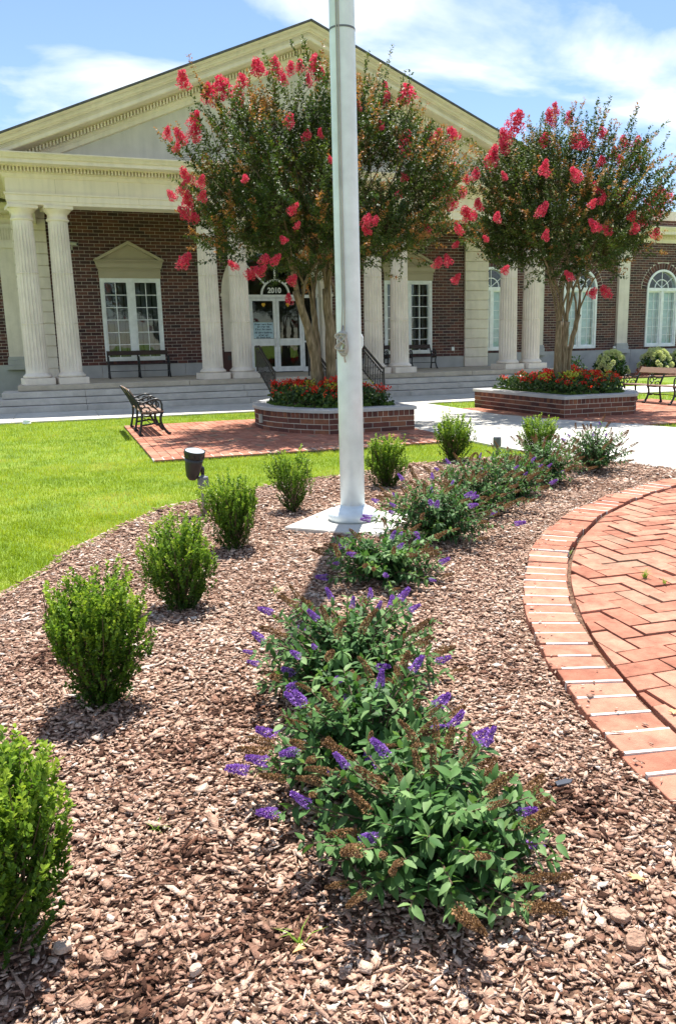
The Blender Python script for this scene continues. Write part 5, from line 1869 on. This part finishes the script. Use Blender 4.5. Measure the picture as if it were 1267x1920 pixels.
# ------------------------------------------------------------------ bark chips
def scatter(n, x0, x1, y0, y1, ok, rg):
    p = rg.uniform([x0, y0], [x1, y1], (n, 2))
    return p[ok(p[:, 0], p[:, 1])]


def view_ok(p, pad=60):
    d = np.c_[p, np.zeros(len(p))-CAM_H]
    z = d@np.array(_f)
    z = np.where(z < .2, 1e9, z)
    px = CX+F_PX*(d@np.array(_r))/z; py = 960-F_PX*(d@np.array(_u))/z
    return (px > -pad) & (px < 1267+pad) & (py < 1920+pad) & (z < 1e8)


rg = np.random.default_rng(77)
LAY = []
for (x0, x1, y0, y1, dens, big) in ((-1.6, 2.3, 1.0, 3.3, 6600, .80), (-1.5, 3.2, 3.3, 5.2, 4900, .85), (-1.2, 6.2, 5.2, 7.2, 3300, .92), (0, 7.2, 7.2, 9.8, 1700, 1.15)):
    p = scatter(int((x1-x0)*(y1-y0)*dens), x0, x1, y0, y1, is_mulch, rg)
    p = p[view_ok(p, 250)]
    LAY.append(np.c_[p, np.full(len(p), big)])
_a = rg.uniform(1.9, 3.3, 260); _q = R_OUT+.02-np.abs(rg.normal(size=260))*.10
STRAY = np.c_[PLZ[0]+_q*np.cos(_a), PLZ[1]+_q*np.sin(_a), np.full(260, .7)]
_u1, _u2 = rg.uniform(-.6, .6, 70), rg.uniform(-.6, .6, 70)
_k = (np.abs(_u1)+np.abs(_u2) > .42) & (np.abs(_u1)+np.abs(_u2) < .62)
STRAY = np.r_[STRAY, np.c_[2.33+_u1[_k], 6.58+_u2[_k], np.full(_k.sum(), .8)]]
ns_ = len(STRAY)
LAY = np.concatenate(LAY+[STRAY])
n = len(LAY)
ang = np.linspace(0, 2*PI, 5)[:-1][None]+rg.uniform(-.5, .5, (n, 4))
rdi = rg.uniform(.7, 1.25, (n, 4))
top = np.stack([np.cos(ang)*rdi, np.sin(ang)*rdi, np.full((n, 4), .5)+rg.normal(size=(n, 4))*.3], 2)
bot = top*np.array([.95, .95, 0])+np.array([0, 0, -.5])
tv = np.concatenate([top, bot], 1)
tf = [(0, 1, 2), (0, 2, 3)]+[q for i in range(4) for q in ((i, 4+i, 4+(i+1) % 4), (i, 4+(i+1) % 4, (i+1) % 4))]
ln = np.exp(rg.normal(size=n)*.42)*.0135*LAY[:, 2]
thin = rg.random(n) < .27
asp = np.where(thin, rg.uniform(.10, .26, n), rg.uniform(.48, .9, n))
ln = np.where(thin, ln*1.7, ln)
ln = np.where(rg.random(n) < .010, ln*1.7, ln)*.93
thk = np.clip(ln*rg.uniform(.08, .24, n), .0012, .0065)
az = rg.uniform(0, 6.28, n); tl = rg.normal(size=n)*.17
d = np.c_[np.cos(az), np.sin(az), np.tan(np.clip(tl, -.7, .7))]
Rm = frames(d, rg.normal(size=n)*.22)
P = np.c_[LAY[:, :2], h_mulch(LAY[:, 0], LAY[:, 1])+.003+thk*.5+rg.random(n)**1.5*.016]
P[-ns_:, 2] = .070
Rm[-ns_:] = frames(np.c_[np.cos(az[-ns_:]), np.sin(az[-ns_:]), np.zeros(ns_)])
patch = .5+.5*np.sin(LAY[:, 0]*3.1+np.sin(LAY[:, 1]*2.3)*1.5)*np.cos(LAY[:, 1]*2.7+1)
dig = sum(np.exp(-((LAY[:, 0]-a)**2+(LAY[:, 1]-b)**2+.006*np.sin(LAY[:, 0]*40)*np.cos(LAY[:, 1]*37))/r_**2) for a, b, r_ in ((.42, 1.95, .16), (.05, 1.85, .14), (.62, 3.3, .16), (.25, 2.3, .12), (1.5, 2.1, .14), (-.1, 4.2, .2), (.35, 3.0, .12)))
cr_ = np.clip(rg.normal(size=n)*.25+.55-.05*np.clip((3.6-LAY[:, 1])/1.6, 0, 1)+.16*(patch-.5)-.42*np.clip(dig, 0, 1), 0, 1)
me = cloud_mesh('bark_chips', tv, tf, Rm, P, np.stack([ln*asp, ln, thk], 1), cr_, M['chip'])
o = obj('bark_chips', me)
tag(o, 'reddish brown bark chips covering the bed', 'bark mulch', kind='stuff')

# larger bark chunks lying on top
rr = random.Random(9)
for i, (px, py, s_, lab) in enumerate(((268, 1785, .024, 'pale square bark chunk on the mulch left of the weed'), (120, 1800, .030, 'reddish bark chunk near the shaded boxwood foot'), (1158, 1750, .032, 'squared tan bark chunk past the purple bush'), (1188, 1800, .034, 'broad brown bark chunk below the squared one'), (1115, 1395, .020, 'knobby bark chunk beside the brick edging'), (368, 1840, .022, 'round pale bark chunk on the open mulch'), (322, 1538, .020, 'flat white bark flake on the mulch'))):
    dd = _f+_r*((px-CX)/F_PX)-_u*((py-960)/F_PX); tt = -CAM_H/dd.z
    x, y = dd.x*tt, dd.y*tt
    r2 = random.Random(i)
    pol = [(math.cos(a)*s_*r2.uniform(.8, 1.15), math.sin(a)*s_*r2.uniform(.55, .8)) for a in [2*PI*k/7+r2.uniform(-.2, .2) for k in range(7)]]
    o = MB().prism(pol, -.010, .010).build('bark_chunk', M['chunk'], None, bevel=.004, loc=(x, y, float(h_mulch(np.array(x), np.array(y)))+.028), rot=(r2.uniform(-.25, .25), r2.uniform(-.25, .25), r2.uniform(0, 6)))
    tag(o, lab, 'bark')

# ------------------------------------------------------------------ lawn blades
BT = ([(-.12, 0, 0), (.12, 0, 0), (.09, .25, .55), (-.09, .25, .55), (0, .6, 1)], [(0, 1, 2), (0, 2, 3), (3, 2, 4)])
PL = []
for (x0, x1, y0, y1, dens, hgt) in ((-5, 2.2, 4.6, 8.2, 5200, .030), (-6, 6.4, 8.2, 12, 2600, .032), (-9, 6.2, 12, 19.4, 950, .040), (8.5, 20, 9, 27, 350, .05)):
    p = scatter(int((x1-x0)*(y1-y0)*dens), x0, x1, y0, y1, is_lawn, rg)
    p = p[view_ok(p, 60)]
    PL.append(np.c_[p, np.full(len(p), hgt)])
PL = np.concatenate(PL)
n = len(PL)
az = rg.uniform(0, 6.28, n)
d = np.c_[np.cos(az), np.sin(az), np.zeros(n)]
hgt = PL[:, 2]*rg.uniform(.55, 1.45, n)*np.array([1+.45*mnoise.noise(Vector((a*6, b*6, 1))) for a, b in PL[:, :2]])
nzv = np.array([mnoise.noise(Vector((a*.9, b*.9, 3)))+.6*mnoise.noise(Vector((a*2.7, b*2.7, 9))) for a, b in PL[:, :2]])
tone = np.clip(.50+.60*nzv+rg.normal(size=n)*.17, 0, 1)
me = cloud_mesh('lawn_grass', *BT, frames(d), np.c_[PL[:, :2], np.full(n, -.022)], np.stack([np.full(n, .020)*np.clip(PL[:, 2]/.03, 1, 1.7), hgt*.9, hgt], 1), tone, M['grassblade'])
o = obj('lawn_grass', me)
tag(o, 'short bright green lawn grass round the bed and patio', 'grass', kind='stuff')


# ------------------------------------------------------------------ weeds and litter
def weed(label, px, py, h, n, seed, z=.0):
    dd = _f+_r*((px-CX)/F_PX)-_u*((py-960)/F_PX); tt = (z-CAM_H)/dd.z
    x, y = dd.x*tt, dd.y*tt
    rg = np.random.default_rng(seed)
    t = np.r_[[rg.uniform(0, 6.28, n)]]
    az = rg.uniform(0, 6.28, n)
    tv = np.array([(-.08, 0, 0), (.08, 0, 0), (.07, .35, .6), (-.07, .35, .6), (0, .95, .85)])
    me = cloud_mesh('weed_blades', tv, BT[1], frames(np.c_[np.cos(az), np.sin(az), np.zeros(n)]), rg.normal(size=(n, 3))*[.008, .008, 0], np.stack([np.full(n, .03), rg.uniform(.5, 1.2, n)*h, rg.uniform(.6, 1.2, n)*h], 1), rg.random(n), M['weed'])
    o = obj('weed_tuft', me, None, (x, y, z+.005))
    tag(o, label, 'weed')


weed('green grass tuft growing between the plaza pavers', 1208, 1085, .06, 26, 1, .05)
weed('small grass sprig beside the tuft on the plaza', 1245, 1095, .04, 9, 2, .05)
weed('thin weed sprout in the open mulch by the pale leaf', 560, 1775, .07, 8, 3)
weed('tiny weed sprout next to the white bark flake', 303, 1562, .04, 7, 4)
weed('yellowish weed patch in the mulch before the flagpole slab', 518, 1118, .06, 18, 5)
weed('small weed rooted in the plaza edging gap', 1066, 1040, .03, 8, 6, .03)
weed('weed at the outer edging beside the far butterfly bushes', 1168, 928, .06, 14, 7)


def flat_leaf(label, px, py, s_, seed, m, tips):
    dd = _f+_r*((px-CX)/F_PX)-_u*((py-960)/F_PX); tt = (.03-CAM_H)/dd.z
    x, y = dd.x*tt, dd.y*tt
    r = random.Random(seed)
    pol = []
    k = tips*2
    for i in range(k):
        a = 2*PI*i/k
        pol.append((math.cos(a)*s_*(1 if i % 2 == 0 else .45)*r.uniform(.85, 1.1), math.sin(a)*s_*.7*(1 if i % 2 == 0 else .45)))
    o = MB().prism(pol, 0, .0025).build('fallen_leaf', m, None, loc=(x, y, float(h_mulch(np.array(x), np.array(y)))+.042), rot=(r.uniform(-.2, .2), r.uniform(-.2, .2), r.uniform(0, 6)))
    tag(o, label, 'leaf')


flat_leaf('yellow lobed oak leaf lying on the mulch', 1190, 1668, .032, 1, M['leafdry'], 6)
flat_leaf('pale dry leaf under the thin weed sprout', 562, 1788, .024, 2, M['leafdry'], 3)
flat_leaf('orange dry leaf caught on the plaza pavers', 1262, 1348, .03, 3, M['leafdry'], 5)
o = MB().prism([(-.035, -.014), (.02, -.016), (.04, 0), (.015, .016), (-.03, .012)], 0, .012).build('plastic_scrap', M['trash'], None, bevel=.003)
dd = _f+_r*((1055-CX)/F_PX)-_u*((1487-960)/F_PX); tt = -CAM_H/dd.z
o.location = (dd.x*tt, dd.y*tt, .035)
tag(o, 'dark grey plastic scrap on the mulch near the edging', 'litter')
